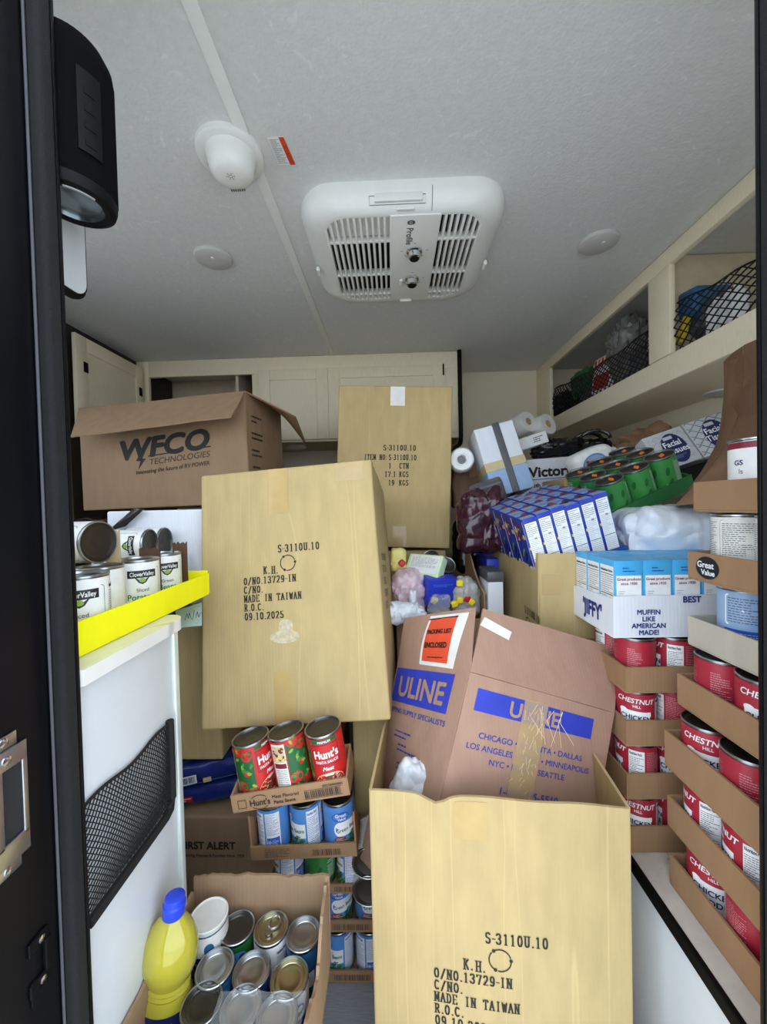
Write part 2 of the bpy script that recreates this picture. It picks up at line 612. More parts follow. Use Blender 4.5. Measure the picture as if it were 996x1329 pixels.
SERIF = {
    'S': [arc(0.5, 0.73, 0.32, 0.24, 20, 230) + arc(0.5, 0.26, 0.33, 0.24, 60, -160)],
    '-': [[(0.1, 0.45), (0.45, 0.45)]], '.': [[(0.25, 0.05), (0.28, 0.05)], [(0.25, 0.1), (0.28, 0.1)]],
    '3': [arc(0.45, 0.74, 0.33, 0.22, 160, -80), arc(0.45, 0.27, 0.36, 0.24, 85, -165)],
    '1': _st(0.5)[:2] + [[(0.3, 0.85), (0.5, 0.95)]],
    '0': [arc(0.5, 0.5, 0.33, 0.46, 0, 360, 20)], 'O': [arc(0.5, 0.5, 0.35, 0.46, 0, 360, 20)],
    'U': [[(0.2, 0.96), (0.2, 0.3)] + arc(0.5, 0.3, 0.3, 0.26, 180, 360) + [(0.8, 0.96)], [(0.05, 0.97), (0.36, 0.97)], [(0.66, 0.97), (0.95, 0.97)]],
    'K': _st(0.2) + [[(0.8, 0.95), (0.25, 0.45)], [(0.42, 0.58), (0.82, 0.04)]], 'H': _st(0.2) + _st(0.8) + [[(0.2, 0.5), (0.8, 0.5)]],
    '/': [[(0.15, -0.05), (0.85, 1.0)]], 'N': _st(0.18) + _st(0.82) + [[(0.18, 0.96), (0.82, 0.04)]],
    '7': [[(0.15, 0.94), (0.85, 0.94), (0.42, 0.04)], [(0.12, 0.94), (0.12, 0.78)]],
    '2': [arc(0.47, 0.7, 0.33, 0.26, 165, -30) + [(0.15, 0.06), (0.85, 0.06)]],
    '9': [arc(0.48, 0.66, 0.31, 0.3, 0, 360, 16), [(0.79, 0.66)] + arc(0.42, 0.4, 0.37, 0.36, 0, -130)],
    'I': _st(0.5), 'C': [arc(0.52, 0.5, 0.37, 0.46, 45, 315, 16)],
    'M': _st(0.14) + _st(0.86) + [[(0.14, 0.96), (0.5, 0.2), (0.86, 0.96)]], 'A': [[(0.12, 0.04), (0.5, 0.96), (0.88, 0.04)], [(0.28, 0.35), (0.72, 0.35)], [(0, 0.03), (0.26, 0.03)], [(0.72, 0.03), (1, 0.03)]],
    'D': _st(0.2) + [[(0.2, 0.96)] + arc(0.4, 0.5, 0.44, 0.46, 90, -90) + [(0.2, 0.04)]],
    'E': _st(0.2) + [[(0.2, 0.96), (0.82, 0.96)], [(0.2, 0.5), (0.65, 0.5)], [(0.2, 0.04), (0.85, 0.04)], [(0.85, 0.04), (0.85, 0.2)], [(0.82, 0.96), (0.82, 0.8)]],
    'T': _st(0.5) + [[(0.08, 0.95), (0.92, 0.95)], [(0.08, 0.95), (0.08, 0.78)], [(0.92, 0.95), (0.92, 0.78)]],
    'W': [[(0.08, 0.96), (0.3, 0.04), (0.5, 0.8), (0.7, 0.04), (0.92, 0.96)]],
    'R': _st(0.2) + [[(0.2, 0.96)] + arc(0.42, 0.73, 0.34, 0.23, 90, -90, 8) + [(0.2, 0.5)], [(0.45, 0.5), (0.85, 0.04)]],
    '5': [[(0.8, 0.94), (0.22, 0.94), (0.22, 0.55)] + arc(0.46, 0.3, 0.34, 0.26, 120, -160)],
    'G': [arc(0.52, 0.5, 0.37, 0.46, 45, 320, 16), [(0.85, 0.4), (0.85, 0.15)]], 'Y': [[(0.1, 0.96), (0.5, 0.5), (0.9, 0.96)], [(0.5, 0.5), (0.5, 0.04)]],
    ':': [[(0.25, 0.1), (0.28, 0.1)], [(0.25, 0.6), (0.28, 0.6)]], ',': [[(0.3, 0.08), (0.2, -0.08)]],
}


def blob(w, d, h, seed, m, amp=0.12, sub=14, freq=14.0, M=None, r=None, mb=None):
    """crumpled film: a rounded pillow with ridged folds"""
    r = min(w, d, h) * 0.45 if r is None else r
    s0 = V((seed * 3.7, seed * 1.3, seed * 2.1))

    def disp(p):
        q = p * freq + s0
        d1 = noise.voronoi(V((q.x * 1.6, q.y * 1.6, q.z * 0.9)) + V((noise.noise(q), noise.noise(q + V((9, 0, 0))), 0)) * 0.5)[0]
        d2 = noise.voronoi(q * 2.9)[0]
        big = noise.noise(p * freq * 0.4 + s0)
        return p * (1 + amp * 1.1 * (min(0.6, d1[1] - d1[0]) - 0.25) + amp * 0.35 * (min(0.6, d2[1] - d2[0]) - 0.2) + amp * 0.8 * big)
    vs, fs = rbox(w, d, h, r, 5, (sub + 10, sub + 10, sub + 10), disp)
    if M is not None:
        vs = [M @ p for p in vs]
    mb = mb or MB()
    return mb.add(vs, fs, m)

# ------------------------------------------------------------------ the room
XL, XR, YF, YB, ZC = -1.36, 1.22, 0.45, 2.40, 1.95
JL, JR = -0.3815, 0.418
struct('ground', MB().lo((-8, -9, -0.6), (8, 6, -0.55), 'bounce_concrete'))
struct('floor', MB().lo((XL, 0.34, -0.04), (XR, YB, 0.0), 'floorv'))
struct('ceiling', MB().lo((XL - 0.05, 0.34, ZC), (XR + 0.05, YB + 0.05, ZC + 0.05), 'ceil'))
struct('wall_back', MB().lo((XL - 0.05, YB, -0.04), (XR + 0.05, YB + 0.05, ZC), 'wallp'))
struct('wall_right', MB().lo((XR, 0.34, -0.04), (XR + 0.05, YB, ZC), 'wallp'))
w = MB().lo((XL - 0.05, 0.34, -0.04), (XL, YB, 1.10), 'wall_shade').lo((XL - 0.05, 0.34, 1.82), (XL, YB, ZC), 'wall_shade')
w.lo((XL - 0.05, 0.34, 1.10), (XL, 0.52, 1.82), 'wall_shade').lo((XL - 0.05, 1.10, 1.10), (XL, YB, 1.82), 'wall_shade')  # gap left in this wall, added out of view to admit daylight
struct('wall_left', w)
w = MB()
for (y0, y1, z0, z1) in ((0.52, 0.55, 1.10, 1.82), (1.07, 1.10, 1.10, 1.82), (0.55, 1.07, 1.10, 1.13), (0.55, 1.07, 1.79, 1.82)):
    w.lo((XL - 0.06, y0, z0), (XL - 0.01, y1, z1), 'black', 0.003)
struct('added_window_3', w)  # frame of the added opening that brightens ceiling and back
w = MB()
for (xa, xb_, wa, wb) in ((XL, JL - 0.05, XL + 0.12, JL - 0.14), (JR + 0.05, XR, JR + 0.16, XR - 0.06)):
    w.lo((xa, 0.36, 0), (xb_, YF, 1.18), 'siding').lo((xa, 0.36, 1.80), (xb_, YF, ZC), 'siding')
    w.lo((xa, 0.36, 1.18), (wa, YF, 1.80), 'siding').lo((wb, 0.36, 1.18), (xb_, YF, 1.80), 'siding')  # openings beside the door are added, unseen, to light the back
w.lo((JL - 0.05, 0.36, 1.90), (JR + 0.05, YF, ZC), 'siding')
struct('wall_front', w)
for k, (wa, wb) in enumerate(((XL + 0.12, JL - 0.14), (JR + 0.16, XR - 0.06))):
    fr_ = MB()
    for (x0, x1, z0, z1) in ((wa, wa + 0.03, 1.18, 1.80), (wb - 0.03, wb, 1.18, 1.80), (wa + 0.03, wb - 0.03, 1.18, 1.21), (wa + 0.03, wb - 0.03, 1.77, 1.80)):
        fr_.lo((x0, 0.35, z0), (x1, 0.40, z1), 'black', 0.003)
    struct('added_window_%d' % (k + 1), fr_)  # frames for the two added light openings
struct('trim_3', MB().lo((-0.313, YF, ZC - 0.004), (-0.287, 2.05, ZC), 'plastic_w', 0.0015))
for k, (xj, s) in enumerate(((JL, -1), (JR, 1))):
    o = struct('trim_%d' % (k + 1), MB().box((xj + s * 0.033, 0.392, 0.95), (0.034, 0.124, 1.90), 'blackpaint', 0.004))
    MB().box((xj + s * 0.008, 0.4385, 0.95), (0.016, 0.021, 1.89), 'rubber', 0.006, 3).build('door_seal', o)
    MB().box((xj + s * 0.0135, 0.4265, 0.95), (0.003, 0.0025, 1.89), 'slate', 0.001).build('seal_highlight', o)  # grey strip paints the thin highlight along the seal
    MB().box((xj + s * 0.012, 0.452, 0.95), (0.02, 0.006, 1.89), 'blackpaint', 0.002).build('inner_flange', o)

# steel strike plate and black catch on the jamb
XJ = JL - 0.016


def jamb(px, py):
    return atx(px, py, XJ)


c = jamb(10, 1045)
t = thing('strike_plate', 'bright steel strike plate screwed to the black door jamb', 'strike plate', V((XJ, c.y, c.z - 0.07)))
g = lambda a, b, e: V((e, a, b))
mb = MB()
for (y0, y1, z0, z1) in ((-0.02, 0.018, 0.108, 0.128), (-0.02, 0.018, 0.012, 0.034), (0.012, 0.018, 0.03, 0.11), (-0.02, -0.008, 0.03, 0.11)):
    mb.lo((0, y0, z0), (0.005, y1, z1), 'steel', 0.0012, 2)
mb.build('plate', t)
MB().lo((0, -0.02, 0.128), (0.0025, 0.010, 0.142), 'steel', 0.001).build('mounting_tab', t)
MB().lo((0, -0.02, 0.0), (0.0025, 0.010, 0.012), 'steel', 0.001).build('mounting_tab', t)
MB().lo((0, -0.008, 0.034), (0.0012, 0.012, 0.108), 'dark_void').build('latch_recess', t)
for z in (0.006, 0.118, 0.136):
    MB().lathe([(0.0045, 0), (0.0045, 0.001), (0.002, 0.002)], 'chrome', 12, Matrix.Translation((0.005 if z == 0.118 else 0.0025, -0.004, z)) @ Matrix.Rotation(PI / 2, 4, 'Y')).build('screw', t)
c = jamb(50, 1252)
t = thing('door_catch', 'black plastic catch with two screws low on the door jamb', 'catch', Matrix.Translation((XJ, c.y, c.z - 0.028)) @ Matrix.Scale(0.78, 4))
mb = MB().lo((0, -0.016, 0.004), (0.004, 0.014, 0.022), 'black', 0.0015, 2).lo((0, -0.016, 0.062), (0.004, 0.014, 0.08), 'black', 0.0015, 2).lo((0, 0.006, 0.02), (0.006, 0.016, 0.064), 'black', 0.0015, 2)
mb.build('catch_plate', t)
MB().lo((0, -0.014, -0.01), (0.003, -0.006, 0.024), 'black', 0.001).build('catch_tongue', t)
for z in (0.013, 0.071):
    MB().lathe([(0.0048, 0), (0.0048, 0.001), (0.002, 0.002)], 'chrome', 12, Matrix.Translation((0.004, 0.002, z)) @ Matrix.Rotation(PI / 2, 4, 'Y')).build('screw', t)

# ------------------------------------------------------------------ counter by the door
t = thing('counter_unit', 'white counter cabinet with marble top beside the door', 'cabinet', V((-0.86, 0.56, 0)))
mb = MB().lo((-1.35, 0.457, 0.0), (-0.394, 0.668, 0.938), 'panelwhite', 0.002)
mb.build('body', t, world=True)
MB().lo((-0.406, 0.661, 0.0), (-0.388, 0.676, 0.937), 'edge_alu', 0.004, 2).build('edge_trim', t, world=True)
P = [(-1.35, 0.455), (-0.380, 0.455)] + [(-0.410 + 0.03 * math.cos(a), 0.663 + 0.03 * math.sin(a)) for a in [PI / 2 * k / 8 for k in range(9)]] + [(-1.35, 0.693)]
MB().prism(P, lambda x, y: V((x, y, 0.938)), lambda x, y: V((x, y, 0.958)), 'marble').build('worktop', t, world=True)

# mesh pocket on the cabinet end
t = thing('mesh_pocket', 'black mesh storage pocket on the white counter end panel', 'pocket', V((-0.3935, 0.55, 0.628)))


def net_strands(mb, S, nu, nv, r, m, K=1, n=4, seg=10):
    """two families of diagonals over the unit square mapped by S; cells nu x nv"""
    for fam in (0, 1):
        for k in range(-nv, nu + 1):
            v0, v1 = max(0.0, -k / nv), min(1.0, (nu - k) / nv)
            if v1 - v0 < 1e-4:
                continue
            ns_ = max(1, int(seg * (v1 - v0) + 0.5))
            pts = []
            for i in range(ns_ + 1):
                v = v0 + (v1 - v0) * i / ns_
                u = min(1, max(0, (k + v * nv) / nu))
                pts.append(S(1 - u if fam else u, v))
            mb.tube(pts, r, m, n)


PK = lambda u, v: V((-0.3935 + 0.010 * math.sin(PI * v) * (1 - (2 * u - 1) ** 4) + 0.004, 0.450 + 0.186 * u, 0.650 + v * (0.135 + 0.004 * math.sin(u * 9))))
mb = MB()
net_strands(mb, PK, 26, 17, 0.00085, 'net', n=4, seg=12)
mb.build('mesh', t, world=True)
mb = MB()
mb.tube([(-0.388, 0.458, 0.640)] + [(-0.388, 0.458 + 0.16 * k / 6, 0.640) for k in range(1, 7)] + [(-0.388, 0.632, 0.645), (-0.388, 0.639, 0.66), (-0.388, 0.640, 0.72), (-0.388, 0.640, 0.792)], 0.0065, 'net', 8)
mb.build('binding', t, world=True)
MB().tube([PK(k / 16, 1.0) for k in range(17)], 0.0022, 'net', 6).build('elastic_hem', t, world=True)

# ------------------------------------------------------------------ partition panel and speaker
t = thing('hanging_panel', 'white panel with black rounded edging behind the loudspeaker', 'panel', V((-0.43, 0.49, 1.42)))
b0 = atx(100, 380, -0.455)
yF = atx(111, 330, -0.455).y
zb = b0.z
pp = [(0.457, zb), (yF - 0.022, zb)] + [(yF - 0.022 + 0.022 * math.sin(a), zb + 0.022 - 0.022 * math.cos(a)) for a in [PI / 2 * k / 6 for k in range(1, 7)]] + [(yF, 1.72), (0.457, 1.72)]
MB().prism(pp, lambda y, z: V((-0.470, y, z)), lambda y, z: V((-0.455, y, z)), 'panelwhite').build('panel', t, world=True)
MB().tube([V((-0.4635, y, z)) for (y, z) in pp[:-1]], 0.0078, 'black', 8).build('edging', t, world=True)
MB().lo((-0.470, 0.457, 1.72), (-0.460, yF - 0.03, ZC), 'panelwhite').build('hanger', t, world=True)

sp0 = V((-0.4035, 0.497, 1.545))
t = thing('loudspeaker', 'black portable loudspeaker hung upright by the doorway', 'speaker', Matrix.Translation(sp0) @ Matrix.Rotation(math.radians(50), 4, 'Z') @ Matrix.Scale(0.83, 4, (0, 0, 1)))
SPM = Matrix.Scale(0.92, 4, (0, 1, 0))
prof = [(0.033, 0.004), (0.040, 0.0), (0.046, 0.004), (0.048, 0.012)]
MB().lathe(prof + [(0.048, 0.02)], 'black', 40, SPM, cap0=False, cap1=False).build('end_ring', t)
MB().lathe([(0.0482, 0.02)] + [(0.0482 + 0.0006 * (k % 2), 0.02 + 0.0021 * k) for k in range(1, 91)] + [(0.047, 0.222), (0.040, 0.238), (0.026, 0.246), (0.010, 0.249)], 'speakermesh', 40, SPM, cap0=False).build('fabric_sleeve', t)
MB().lathe([(0.033, 0.004), (0.031, 0.010), (0.020, 0.007), (0.004, 0.006)], 'radiator', 32, SPM, cap0=False).build('passive_radiator', t, label='silvery cone in the lower end')
mb = MB()
rg = lambda a, z: SPM @ V((0.0500 * math.sin(a / 0.05), -0.0500 * math.cos(a / 0.05), z))
mb.sheet(lambda u, v: rg(-0.002 + 0.026 * u, 0.055 + 0.12 * v), 6, 6, 0.002, 'black')
mb.build('control_strip', t)
for k, z in enumerate((0.07, 0.095, 0.12, 0.145)):
    MB().sheet(lambda u, v: rg(0.005 + 0.012 * u, z - 0.005 + 0.010 * v) * 1.0 + V((0.0002, -0.0012, 0)), 3, 3, 0.0012, 'black').build('button', t)
MB().tube([SPM @ V((0.040 * math.cos(a), 0.040 * math.sin(a), -0.001)) for a in [-2.0 + 0.09 * k for k in range(10)]], 0.0016, 'grey', 6).build('strap_slot', t)
MB().lo((-0.044, -0.01, 0.10), (-0.038, 0.01, 0.16), 'black', 0.002).build('mount', t)

# ------------------------------------------------------------------ ceiling fixtures
c = atz(299, 198, ZC)
t = thing('smoke_detector', 'round white smoke alarm on the ceiling beside the seam', 'smoke detector', V((c.x, c.y, ZC)))
MB().lathe([(0.072, 0), (0.072, -0.010), (0.069, -0.013), (0.058, -0.014)], 'plastic_w', 40, cap0=False).build('base', t)
mb = MB()
vs, fs = [], []
prof = [(0.054, -0.014), (0.051, -0.024), (0.049, -0.038), (0.045, -0.050), (0.036, -0.059), (0.018, -0.0625), (0.004, -0.063)]
mb.lathe(prof, 'plastic_w', 40, Matrix.Translation((0.004, -0.004, 0)), cap0=False).build('cover', t)
fz = lambda a, b: V((0.004 + a, -0.018 + b, -0.0520))
mb = MB()
for k in range(6):
    for q in range(2):
        mb.ell(lambda a, b: V((0.004 + a, -0.012 + b, -0.0634)), 0.004 * math.cos(k * 1.05) * (1 + q), 0.004 * math.sin(k * 1.05) * (1 + q), 0.0014, 0.0014, 'grey', 8)
mb.build('speaker_holes', t)
mb = MB()
for k in range(7):
    mb.box((-0.011 + 0.005 * k, 0.0295, -0.0580), (0.0022, 0.006, 0.006), 'slate')
for k in range(6):
    mb.box((-0.0450, -0.008 + 0.004 * k, -0.026), (0.005, 0.0018, 0.010), 'slate')
mb.build('vent_slots', t, kind='stuff')
MB().box((0.044, 0.004, -0.018), (0.02, 0.006, 0.005), 'grey', 0.001).build('latch', t)

for (px, py, lab) in ((277, 334, 'round frosted puck light on the ceiling by the smoke alarm'), (777, 314, 'round frosted puck light on the ceiling by the overhead cabinet')):
    c = atz(px, py, ZC)
    t = thing('puck_light', lab, 'light', V((c.x, c.y, ZC)), 'ceiling puck lights')
    MB().lathe([(0.058, 0), (0.058, -0.004), (0.054, -0.008)], 'plastic_g', 40, cap0=False, cap1=False).build('rim', t)
    MB().lathe([(0.054, -0.008), (0.045, -0.012), (0.02, -0.014), (0.004, -0.0142)], 'plastic_g', 40, cap0=False).build('lens', t)
    MB().lathe([(0.006, -0.0135), (0.005, -0.0155), (0.002, -0.016)], 'plastic_w', 12, Matrix.Translation((0.006, -0.018, 0))).build('button', t)

q = [atz(347, 178, ZC), atz(368, 177, ZC), atz(384, 213, ZC), atz(362, 214, ZC)]
f = bil(q[3], q[2], q[1], q[0])
mb = MB().sheet(lambda u, v: f(u, v) + V((0, 0, -0.0006)), 1, 1, 0.0006, 'white')
fn = lambda x, y: f(x, y) + V((0, 0, -0.0014))
mb.patch(fn, 0.68, 1.0, 0, 1, 'salmon')
mb.lines(fn, 0.06, 0.62, 0.05, 0.95, 14, 'slate', 0.4, seed=3)
mb.lines(fn, 0.74, 0.96, 0.1, 0.7, 8, 'black_p', 0.4, seed=4)
tag(mb.build('warning_label', None), 'small white and red warning sticker on the ceiling by the seam', 'sticker')

# air conditioner
ax0, ax1, ay0, ay1 = -0.228, 0.318, 0.965, 1.455
acx, acy = (ax0 + ax1) / 2, (ay0 + ay1) / 2
t = thing('air_conditioner', 'white ceiling air conditioner shroud with slotted grilles and two knobs', 'air conditioner', V((acx, acy, ZC)))
hw, hd = (ax1 - ax0) / 2, (ay1 - ay0) / 2


def ring(iw, z, r, n=10):
    return [V((x, y, z)) for (x, y) in rrpts(-hw + iw, hw - iw, -hd + iw * 0.5, hd - iw, r, n)]


loops = [ring(0, 0, 0.10), ring(0.0, -0.022, 0.10), ring(0.006, -0.036, 0.10), ring(0.022, -0.052, 0.095), ring(0.045, -0.062, 0.085), ring(0.062, -0.064, 0.07)]
# inner edge of the face: rectangle round the grilles
inner = [V((x, y, -0.064)) for (x, y) in rrpts(-hw + 0.066, hw - 0.066, -hd + 0.036, hd - 0.066, 0.060, 10)]
loops.append(inner)
loops.append([p + V((0, 0, 0.03)) for p in inner])
n = len(inner)
vs = [p for L_ in loops for p in L_]
fs = [(k * n + i, (k + 1) * n + i, (k + 1) * n + (i + 1) % n, k * n + (i + 1) % n) for k in range(len(loops) - 1) for i in range(n)]
MB().add(vs, fs, 'plastic_w').build('shroud', t)
MB().prism([(p.x, p.y) for p in inner], lambda x, y: V((x, y, -0.034)), lambda x, y: V((x, y, -0.030)), 'dark_void').build('grille_shade', t)  # dark plate stands in for the shade behind the slats
gx0, gx1, gy0, gy1 = -hw + 0.066, hw - 0.066, -hd + 0.036, hd - 0.066
cx0, cx1 = -0.032, 0.095         # control panel between the grilles


def insidey(x):
    """y extent of the rounded face at x"""
    r = 0.055
    e = max(0, abs(x) - (hw - 0.068 - r))
    cut = r - math.sqrt(max(0, r * r - e * e))
    return gy0 + cut, gy1 - cut


for bank, (b0_, b1_, ns) in enumerate(((gx0, cx0, 11), (cx1, gx1, 7))):
    pit = (b1_ - b0_) / ns
    for k in range(ns + 1):
        x = b0_ + k * pit
        y0, y1 = insidey(min(max(x, gx0 + 0.004), gx1 - 0.004))
        MB().lo((x - 0.0035, y0, -0.0645), (x + 0.0035, y1, -0.040), 'plastic_w', 0.0012).build('slat', t)
    for fy in (0.24, 0.64, 0.93):
        MB().lo((b0_, gy0 + (gy1 - gy0) * fy - 0.004, -0.064), (b1_, gy0 + (gy1 - gy0) * fy + 0.004, -0.044), 'plastic_w', 0.001).build('cross_rib', t)
    if bank == 0:
        MB().lo((b0_ + 0.006, gy0 + 0.004, -0.050), (b1_ - 0.004, gy0 + (gy1 - gy0) * 0.22, -0.045), 'plastic_w').build('filter_door', t)
MB().lo((cx0 - 0.002, gy0 - 0.006, -0.067), (cx1 + 0.002, gy1, -0.05), 'plastic_w', 0.002).build('control_panel', t)
dn = lambda z: (lambda a, b: V((a, b, z)))
for ky, lines_ in ((0.060, 1), (0.197, 2)):
    kb = thing  # noqa
    kx = (cx0 + cx1) / 2 + 0.004
    kn = MB().lathe([(0.023, -0.067), (0.023, -0.071), (0.018, -0.073), (0.0165, -0.086), (0.013, -0.088)], 'chrome', 24, Matrix.Translation((kx, gy0 + 0.075 + ky, 0)), cap0=False).build('knob', t)
    MB().lathe([(0.0135, -0.0878), (0.0130, -0.0900), (0.004, -0.0904)], 'black', 20, Matrix.Translation((kx, gy0 + 0.075 + ky, 0)), cap0=False).build('knob_cap', kn)
    mb = MB()
    fn = dn(-0.0676)
    yy = gy0 + 0.075 + ky
    mb.stroke(fn, [(kx + 0.030 * math.cos(a), yy + 0.030 * math.sin(a)) for a in [0.5 + 0.2 * k for k in range(12)]], 0.0015, 'slate')
    for dx, dy in ((-0.037, -0.004), (0.037, -0.006), (0.0, -0.036)):
        mb.patch(fn, kx + dx - 0.003, kx + dx + 0.003, yy + dy - 0.001, yy + dy + 0.001, 'slate')
    mb.build('knob_marking', t, kind='stuff')
mb = MB()
fn = dn(-0.0676)
tx = lambda a, b: V(((cx0 + cx1) / 2 - 0.014 + b, gy0 + 0.062 - a, -0.0676))
mb.text(lambda a, b: V(((cx0 + cx1) / 2 - 0.012 + b, gy0 + 0.020 + a, -0.0676)), 'Profile', 0.016, -0.009, 0.026, 'slate', 0.005, align='L')
mb.ell(fn, (cx0 + cx1) / 2 - 0.010, gy0 + 0.018, 0.0105, 0.0085, 'slate', 24)
mb.text(lambda a, b: V(((cx0 + cx1) / 2 - 0.010 + b, gy0 + 0.018 + a, -0.0681)), 'GE', 0, -0.004, 0.010, 'white', shear=0.3)
mb.build('brand_print', t)
fnt = lambda y, z: z
MB().box((-0.012, -hd + 0.004, -0.040), (0.12, 0.006, 0.020), 'plastic_w', 0.001).build('access_tab', t)
MB().box((0.006, -hd + 0.016, -0.0595), (0.045, 0.008, 0.008), 'plastic_w', 0.002, 2).build('finger_latch', t)
mb = MB()
for a, b in (((-0.075, -hd + 0.002), (0.062, -hd + 0.002)),):
    pass
gp = lambda x, k: V((x,) + {0: (-hd - 0.0008, -0.018), 1: (-hd + 0.0022, -0.0362), 2: (-hd + 0.0105, -0.0525), 3: (-hd + 0.0225, -0.0626)}[k])
mb.tube([gp(0.072, k) for k in range(4)], 0.0012, 'grey', 4)
mb.tube([gp(-0.085, 1), gp(-0.085, 2), gp(0.055, 2), gp(0.055, 1), gp(-0.085, 1)], 0.0009, 'grey', 4)
mb.build('seam_lines', t)
for (x, y) in ((-hw + 0.012, 0.02), (hw - 0.012, 0.02), (0.02, hd - 0.05), (0.0, 0.075)):
    MB().box((x, y, -0.056 if abs(x) > 0.1 else -0.066), (0.01, 0.032, 0.014) if abs(x) > 0.1 or y < 0.1 else (0.04, 0.01, 0.008), 'plastic_w', 0.003, 2).build('clip', t)

# ------------------------------------------------------------------ overhead cabinets on the back wall
YC = 2.05
t = thing('back_cabinet', 'cream overhead cabinet run along the back wall under the ceiling', 'cabinet', V((-0.48, 2.22, 1.48)))
zB, zT = 1.495, ZC - 0.002
bx = lambda px, py=520: at(px, py, YC).x
xo0, xo1, xd0, xd1, xe0, xe1, xend = bx(194), bx(328), bx(340), bx(424), bx(430), bx(575), bx(595)
mb = MB()
fr = lambda x0, x1, z0, z1: mb.lo((x0, YC, z0), (x1, YC + 0.02, z1), 'cab', 0.0015)
fr(XL + 0.002, xo0, zB, zT); fr(xo0, xend, zT - 0.085, zT); fr(xo0, xend, zB, zB + 0.03); fr(xo1, xd0, zB + 0.03, zT - 0.085); fr(xd1, xe0, zB + 0.03, zT - 0.085); fr(xe1, xend, zB + 0.03, zT - 0.085)
mb.build('face_frame', t, world=True)
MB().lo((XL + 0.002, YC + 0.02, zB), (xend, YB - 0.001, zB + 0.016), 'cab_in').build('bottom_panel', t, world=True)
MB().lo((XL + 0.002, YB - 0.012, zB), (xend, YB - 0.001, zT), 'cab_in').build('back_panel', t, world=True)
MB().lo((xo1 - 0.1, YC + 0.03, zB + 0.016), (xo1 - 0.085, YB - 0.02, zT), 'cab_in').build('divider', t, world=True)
for (a, b) in ((xd0, xd1), (xe0, xe1)):
    zt = zT - 0.072
    d_ = MB()
    for (x0, x1, z0, z1) in ((a - 0.012, a + 0.05, zB + 0.01, zt), (b - 0.05, b + 0.012, zB + 0.01, zt), (a + 0.05, b - 0.05, zt - 0.055, zt), (a + 0.05, b - 0.05, zB + 0.01, zB + 0.065)):
        d_.lo((x0, YC - 0.018, z0), (x1, YC - 0.002, z1), 'cab', 0.0015)
    d_ = d_.build('door', t, world=True)
    o = MB().lo((a + 0.048, YC - 0.010, zB + 0.06), (b - 0.048, YC - 0.004, zt - 0.05), 'cab').build('door_panel', d_, smooth=40)
    o.data.transform(WM[t.name].inverted())
MB().box((xe1 + 0.004, YC - 0.02, zT - 0.10), (0.008, 0.006, 0.06), 'black', 0.003, 2).build('door_catch', t, world=True)
# end panel with black edging
ep = [(YB - 0.002, zB - 0.03), (YC + 0.03, zB - 0.03)] + [(YC + 0.03 - 0.04 * math.sin(a), zB + 0.01 - 0.04 * math.cos(a)) for a in [PI / 2 * k / 6 for k in range(1, 7)]] + [(YC - 0.01, ZC - 0.002), (YB - 0.002, ZC - 0.002)]
MB().prism(ep, lambda y, z: V((xend, y, z)), lambda y, z: V((xend + 0.016, y, z)), 'cab').build('end_panel', t, world=True)
MB().tube([V((xend + 0.009, y, z)) for (y, z) in ep[:-1]], 0.0115, 'black', 8).build('end_edging', t, world=True)
c = at(385, 579, 2.2)
MB().lathe([(0.055, 0), (0.055, -0.006), (0.04, -0.012), (0.01, -0.014)], 'plastic_w', 28, Matrix.Translation((c.x, 2.2, zB))).build('under_cabinet_light', t, world=True)
# opened door at its left
hx = bx(190)
fy = at(99, 470, 1.0)
yd = hx / fy.x
t = thing('open_cabinet_door', 'cream cabinet door swung open beside the back overhead cabinets', 'cabinet door', V((hx, 1.8, 1.5)))
z0, z1 = zB + 0.005, zT - 0.045
mb = MB()
for (y0, y1, a, b) in ((yd, yd + 0.06, z0, z1), (YC - 0.075, YC - 0.02, z0, z1), (yd + 0.06, YC - 0.075, z1 - 0.06, z1), (yd + 0.06, YC - 0.075, z0, z0 + 0.06)):
    mb.lo((hx - 0.017, y0, a), (hx, y1, b), 'cab', 0.0015)
mb.build('frame', t, world=True)
MB().lo((hx - 0.012, yd + 0.055, z0 + 0.055), (hx - 0.005, YC - 0.07, z1 - 0.055), 'cab').build('panel', t, world=True)
for yy in (YC - 0.045, yd + 0.05):
    MB().lo((hx, yy - 0.012, z1 - 0.13 - 0.022), (hx + 0.003, yy + 0.012, z1 - 0.13 + 0.022), 'black', 0.001).build('hinge_plate', t, world=True)

# ------------------------------------------------------------------ overhead cabinet on the right wall
XC = 0.90
t = thing('side_cabinet', 'cream open overhead cabinet along the right wall with netted bays', 'cabinet', V((1.06, 1.4, 1.52)))
zb0, zo0, zo1 = 1.525, 1.612, 1.895
yA, yB_, yC_ = atx(714, 520, XC).y, atx(842, 440, XC).y, atx(869, 400, XC).y
mb = MB()
fr = lambda y0, y1, z0, z1, r=0.002: mb.lo((XC, y0, z0), (XC + 0.02, y1, z1), 'cab', r)
fr(YF + 0.002, YB - 0.002, zo1, ZC - 0.002); fr(YF + 0.002, YB - 0.002, zb0, zo0, 0.008); fr(yA, YB - 0.002, zo0, zo1); fr(yC_, yB_, zo0, zo1); fr(YF + 0.002, 0.62, zo0, zo1)
mb.build('face_frame', t, world=True)
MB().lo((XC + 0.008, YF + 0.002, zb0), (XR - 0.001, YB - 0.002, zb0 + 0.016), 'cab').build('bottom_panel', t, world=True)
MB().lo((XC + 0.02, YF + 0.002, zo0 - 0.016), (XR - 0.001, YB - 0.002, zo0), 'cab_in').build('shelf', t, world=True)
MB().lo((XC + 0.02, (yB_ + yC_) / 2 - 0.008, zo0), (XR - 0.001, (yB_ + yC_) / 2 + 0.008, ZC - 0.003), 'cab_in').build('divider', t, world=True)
c = atz(940, 508, zb0)
